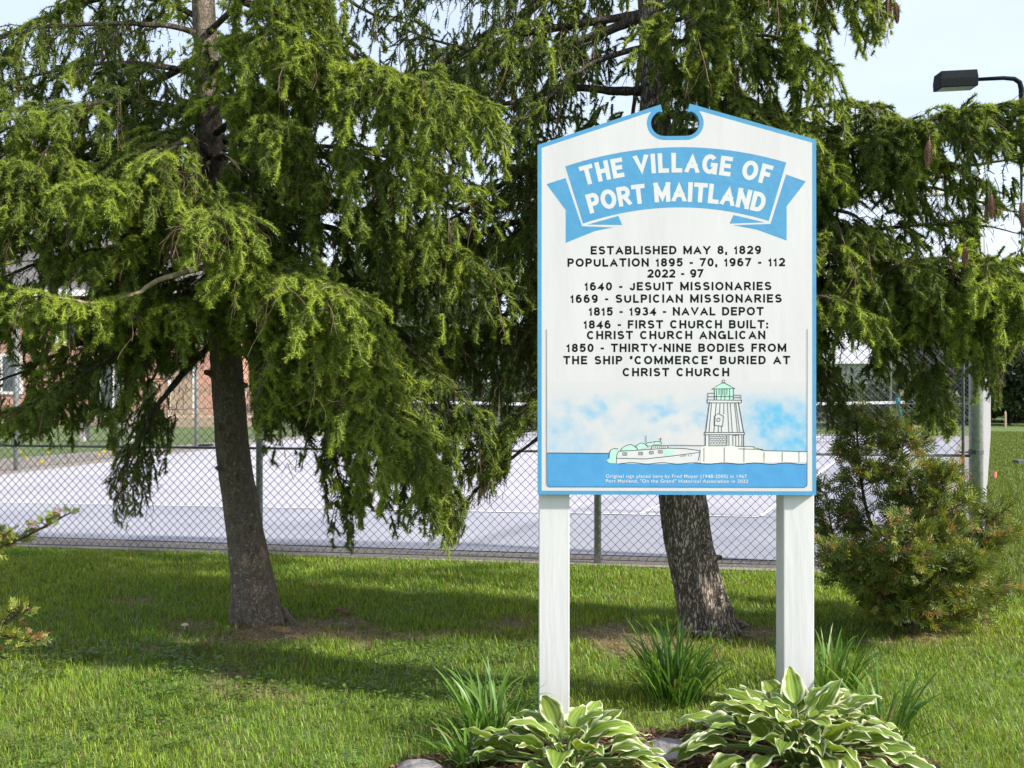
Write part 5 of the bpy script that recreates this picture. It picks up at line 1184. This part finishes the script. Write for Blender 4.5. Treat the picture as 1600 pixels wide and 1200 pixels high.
def hosta(label, px, py, n, seed, size=1.0):
    g = G(px, py); rg = np.random.default_rng(seed); root = empty('hosta', (g[0], g[1], float(gz(g[0], g[1])))); tag(root, label, 'plant', 'variegated hostas in the bed')
    st = MB()
    for k in range(n):
        f = k / n; az = k * 2.39996 + rg.normal(0, .25); reach = (.04 + .33 * f ** .75) * size * rg.uniform(.85, 1.15); hgt = (.195 - .13 * f) * size * rg.uniform(.85, 1.2)
        L = rg.uniform(.15, .225) * size; wd = L * rg.uniform(.44, .56); hx, hy = math.cos(az), math.sin(az)
        p0 = np.array([hx * .02, hy * .02, -.01]); p1 = np.array([hx * reach, hy * reach, hgt]); pm = np.array([hx * reach * .4, hy * reach * .4, hgt * .75])
        st.tube(catmull([p0, pm, p1], 7), np.linspace(.006, .004, 7), 5, cap=False)
        nu, nv = 13, 15; u = np.linspace(0, 1, nu); pit = .80 - .75 * f + rg.normal(0, .2); bend = rg.uniform(.5, 1.25)
        C_ = np.empty((nu, 3)); C_[0] = p1; T = []
        for i in range(nu):
            a = pit - bend * u[i] ** 1.3; T.append(np.array([hx * math.cos(a), hy * math.cos(a), math.sin(a)]))
            if i: C_[i] = C_[i-1] + T[-1] * L / (nu - 1)
        T = np.array(T); sd = np.array([-hy, hx, 0]); tw = rg.normal(0, .3); Nn = np.cross(T, sd); sd2 = sd * math.cos(tw) + Nn * math.sin(tw); Nn = np.cross(sd2, T)
        prof = np.sin(np.pi * np.clip(u, 0, 1) ** .72) ** .8 * (1 - .25 * u) * wd / 2 * 1.12; prof[0] = .004; prof[-1] = .001
        v = np.linspace(-1, 1, nv); ph = rg.uniform(0, 6.3, 2)
        fold = rg.uniform(.15, .5)
        rip = np.abs(v)[None] ** 3 * (np.sin(u * 17 + ph[0])[:, None] * (v > 0) + np.sin(u * 16 + ph[1])[:, None] * (v < 0)) * .007 * size
        ribs = np.cos(v * math.pi * 5)[None] * .0016 * np.sin(np.pi * u)[:, None]
        V = C_[:, None] + sd2[:, None] * (prof[:, None] * v[None])[:, :, None] + Nn[:, None] * ((np.abs(v)[None] * prof[:, None] * fold) - rip + ribs)[:, :, None] * (np.sign(Nn[:, 2].mean()) or 1)
        edge = np.abs(v)[None] + .06 * np.sin(u * 23 + ph[0])[:, None] + np.maximum(0, u - .86)[:, None] * 2.2
        t = np.clip((edge - rg.uniform(.70, .86)) / .1, 0, 1)[:, :, None]
        base = np.array([.17, .265, .042]) * rg.uniform(.65, 1.3) + np.array([.05, .05, .005]) * rg.random()
        streak = .88 + .22 * np.cos(v * math.pi * 5)[None, :, None]
        c = base * streak * (1 - t) + np.array([.70, .72, .50]) * t
        idx = np.arange(nu * nv).reshape(nu, nv); Fq = np.stack([idx[:-1, :-1], idx[:-1, 1:], idx[1:, 1:], idx[1:, :-1]], -1).reshape(-1, 4)
        V[:, :, 2] = np.maximum(V[:, :, 2], .008)
        mk('leaf', V.reshape(-1, 3), Fq, M_leaf, root, col=np.broadcast_to(c, (nu, nv, 3)).reshape(-1, 3), smooth=True)
    st.build('stalks', mat_noise('stalk_green', (.10, .16, .03), (.15, .22, .05), 20, .6), root, smooth=True)
hosta('cream edged hosta at the foot of the left post', 884, 1218, 66, 31, .86)
hosta('bigger cream edged hosta at the foot of the right post', 1250, 1196, 92, 32, .98)
def rock(label, px, py, sx_, sy_, sz_, seed):
    import bmesh
    g = G(px, py); bm = bmesh.new(); bmesh.ops.create_icosphere(bm, subdivisions=4, radius=1)
    rg = np.random.default_rng(seed); dirs = norm(rg.normal(size=(9, 3))); dd = rg.uniform(.62, .9, 9)
    for v in bm.verts:
        p = np.array(v.co)
        for d, h in zip(dirs, dd):
            e = p @ d - h
            if e > 0: p = p - d * e * .85
        p = p * (1 + .03 * math.sin(p[0] * 9 + seed) * math.sin(p[1] * 8) * math.sin(p[2] * 10)); v.co = (p[0] * sx_, p[1] * sy_, p[2] * sz_)
    me = bpy.data.meshes.new('rock'); bm.to_mesh(me); bm.free(); me.materials.append(M_stone)
    for p in me.polygons: p.use_smooth = True
    o = bpy.data.objects.new('rock', me); COL.objects.link(o); o.location = (g[0], g[1], float(gz(g[0], g[1])) + sz_ * .25); tag(o, label, 'rock', 'rocks edging the bed')
rock('grey rock at the bottom of the photo, left of the hostas', 654, 1222, .10, .09, .07, 4)
rock('grey rock lying between the two hostas', 1042, 1178, .12, .09, .05, 5)
# mulch
n = 5200; x = RNG.uniform(-.75, 2.0, n * 3); y = RNG.uniform(3.35, 4.45, n * 3); k = bed(x, y) < 1; x, y = x[k][:n], y[k][:n]; n = len(x)
a = RNG.uniform(0, 6.28, n); L = RNG.uniform(.006, .022, n)[:, None]; w = RNG.uniform(.003, .007, n)[:, None]
u = np.stack([np.cos(a), np.sin(a), RNG.normal(0, .3, n)], 1); v = np.stack([-np.sin(a), np.cos(a), RNG.normal(0, .3, n)], 1); P = np.stack([x, y, gz(x, y) + RNG.uniform(.004, .02, n)], 1)
V = np.stack([P - u * L - v * w, P + u * L - v * w, P + u * L + v * w, P - u * L + v * w], 1).reshape(-1, 3)
c = np.where(RNG.random((n, 1)) < .3, np.array([.26, .17, .10]), np.array([.14, .072, .045])) * RNG.uniform(.5, 1.4, (n, 1)); c = np.repeat(c, 4, axis=0)
bx, by = np.meshgrid(np.linspace(-.8, 2.1, 60), np.linspace(3.3, 4.5, 30)); bi = np.arange(bx.size).reshape(bx.shape); bm_ = bed(bx, by) < 1.0
bf = np.stack([bi[:-1, :-1], bi[:-1, 1:], bi[1:, 1:], bi[1:, :-1]], -1)[bm_[:-1, :-1] & bm_[1:, 1:]].reshape(-1, 4)
BV = np.stack([bx, by, gz(bx, by) + .006], -1).reshape(-1, 3); BC = np.tile(np.array([[.085, .05, .034]]), (len(BV), 1))
tag(mk('mulch', np.concatenate([BV, V]), [bf.astype(np.int32), (np.arange(len(V), dtype=np.int32) + len(BV)).reshape(-1, 4)], M_cedar, col=np.concatenate([BC, c])), 'reddish brown bark mulch in the bed under the sign', 'mulch', kind='stuff')

# ------------------------------------------------------------------ grass
def grass(n, x0, x1, y0, y1, hr, wr, fn=None, seed=0):
    rg = np.random.default_rng(seed); x = rg.uniform(x0, x1, n); y = y0 + (y1 - y0) * rg.random(n) ** 1.25
    vis = np.abs(x) < y * .56 + .6
    front = y < 8.05 - .17 * x - .0 + rg.normal(0, .05, n) + .1
    b = bare(x, y); pk = fbm(x, y, 6)
    k = vis & front & (rg.random(n) > b * .72) & (bed(x, y) > 1.0) & (pk > rg.random(n) * .5)
    x, y, b = x[k], y[k], b[k]; n = len(x)
    tall = .7 + .9 * fbm(x + 3, y + 8, 2.2); h = rg.uniform(*hr, n) * tall * (1 - .45 * b); w = rg.uniform(*wr, n) * np.clip(y / 5, .85, 1.7); az = rg.uniform(0, 6.283, n); ln = np.abs(rg.normal(.3, .3, n))
    base = np.stack([x, y, gz(x, y) - .004], 1); d = np.stack([np.cos(az) * np.sin(ln), np.sin(az) * np.sin(ln), np.cos(ln)], 1); sd = np.stack([-np.sin(az), np.cos(az), np.zeros(n)], 1)
    mid = base + d * (h * .55)[:, None]; d2 = norm(d + np.stack([np.cos(az), np.sin(az), -np.full(n, .3)], 1) * rg.uniform(.1, .9, n)[:, None]); tip = mid + d2 * (h * .5)[:, None]
    V = np.stack([base - sd * w[:, None] / 2, base + sd * w[:, None] / 2, mid + sd * w[:, None] * .42, mid - sd * w[:, None] * .42, tip], 1).reshape(-1, 3)
    o = (np.arange(n) * 5)[:, None]; Fq = (o + np.array([[0, 1, 2, 3]])).astype(np.int32); Ft = (o + np.array([[3, 2, 4]])).astype(np.int32)
    hue = fbm(x + 9, y + 4, 1.1)[:, None]
    c = np.array([.105, .215, .02]) * (1 - hue) * 1.1 + np.array([.28, .345, .038]) * hue; c = c * rg.uniform(.45, 1.6, (n, 1))
    dry = rg.random(n) < (.085 + .16 * np.clip(fbm(x + 31, y + 17, 1.7) - .42, 0, 1) + .6 * b); c[dry] = np.array([.30, .235, .11]) * rg.uniform(.6, 1.2, (dry.sum(), 1))
    return V, [Fq, Ft], np.repeat(c, 5, axis=0)
V, Fs, c = grass(560000, -5.2, 5.4, 3.3, 10.2, (.02, .052), (.0026, .005), seed=1)
tag(mk('grass', V, Fs, M_grass, col=c), 'short green grass of the lawn', 'grass', kind='stuff')
# the strip of lawn beyond, along the fence's right side
rg = np.random.default_rng(5); n = 80000; y = 6.9 + 23 * rg.random(n) ** 1.4; x = 3.68 + (y - 7.73) * .4845 + rg.random(n) ** 1.3 * 3.2
h = rg.uniform(.04, .08, n); w = .004 + y * .0007; az = rg.uniform(0, 6.28, n); sd = np.stack([np.cos(az), np.sin(az) * .3, np.zeros(n)], 1) * w[:, None]; b = np.stack([x, y, np.zeros(n)], 1); t = b + np.stack([rg.normal(0, .02, n), rg.normal(0, .02, n), h], 1)
V = np.stack([b - sd, b + sd, t], 1).reshape(-1, 3); c = (np.array([.10, .16, .025]) + rg.random((n, 1)) * np.array([.07, .05, .01])) * rg.uniform(.7, 1.3, (n, 1))
tag(mk('grass', V, np.arange(len(V), dtype=np.int32).reshape(-1, 3), M_grass, col=np.repeat(c, 3, axis=0)), 'sunlit grass outside the side fence', 'grass', kind='stuff')
# broad-leaved weeds in the front turf
n = 2600; x = RNG.uniform(-3.0, .2, n); y = RNG.uniform(3.5, 5.6, n); k = (fbm(x + 2, y + 5, 2.0) > .47) & (bed(x, y) > 1.05); x, y = x[k], y[k]; n = len(x)
i = np.repeat(np.arange(n), 4); az = RNG.uniform(0, 6.28, len(i)); L = RNG.uniform(.012, .03, len(i)); B = np.stack([x[i], y[i], gz(x[i], y[i]) + RNG.uniform(.02, .05, len(i))], 1)
u = np.stack([np.cos(az), np.sin(az), RNG.uniform(-.1, .5, len(i))], 1); v = np.stack([-np.sin(az), np.cos(az), np.zeros(len(i))], 1); L = L[:, None]
V = np.stack([B, B + u * L * .5 - v * L * .38, B + u * L, B + u * L * .5 + v * L * .38], 1).reshape(-1, 3); c = np.repeat(np.array([.10, .17, .025]) * RNG.uniform(.7, 1.3, (len(i), 1)), 4, axis=0)
tag(mk('clover', V, np.arange(len(V), dtype=np.int32).reshape(-1, 4), M_leaf, col=c), 'broad leaved clover and weeds in the front of the lawn', 'weeds', kind='stuff')
# litter: needles, straw and twigs on the worn patches
n = 30000; x = RNG.uniform(-4, 3.5, n); y = RNG.uniform(4.2, 7.2, n); k = bare(x, y) > RNG.random(n) * 1.1 + .1; x, y = x[k], y[k]; n = len(x); az = RNG.uniform(0, 6.28, n); L = RNG.uniform(.01, .04, n)[:, None]
u = np.stack([np.cos(az), np.sin(az), RNG.normal(0, .15, n)], 1); v = np.stack([-np.sin(az), np.cos(az), np.zeros(n)], 1) * .0018; P = np.stack([x, y, gz(x, y) + RNG.uniform(.004, .022, n)], 1)
V = np.stack([P - u * L - v, P - u * L + v, P + u * L + v, P + u * L - v], 1).reshape(-1, 3); c = np.repeat(np.where(RNG.random((n, 1)) < .5, np.array([.36, .27, .15]), np.array([.2, .12, .06])) * RNG.uniform(.5, 1.2, (n, 1)), 4, axis=0)
tag(mk('needle_litter', V, np.arange(len(V), dtype=np.int32).reshape(-1, 4), M_cedar, col=c), 'dry needle litter and straw under the spruces', 'litter', kind='stuff')
# yellow flowers by the house-side fence
n = 60; x = RNG.uniform(-13, -7.6, n); y = RNG.uniform(13.5, 20, n); k = x < -9.15 + (y - 11.0) * .235; x, y = x[k], y[k]; n = len(x); th = np.arange(6) * math.pi / 3
V = np.stack([np.stack([x + math.cos(a) * .035, y + math.sin(a) * .012, .16 + math.sin(a) * .03 + 0 * x], 1) for a in th], 1).reshape(-1, 3) + np.repeat(RNG.normal(0, .03, (n, 3)), 6, axis=0)
tag(mk('dandelions', V, np.arange(len(V), dtype=np.int32).reshape(-1, 6), M_leaf, col=np.tile(np.array([[.7, .5, .02]]), (len(V), 1))), 'yellow dandelions in the grass by the house-side fence', 'flowers', kind='stuff')
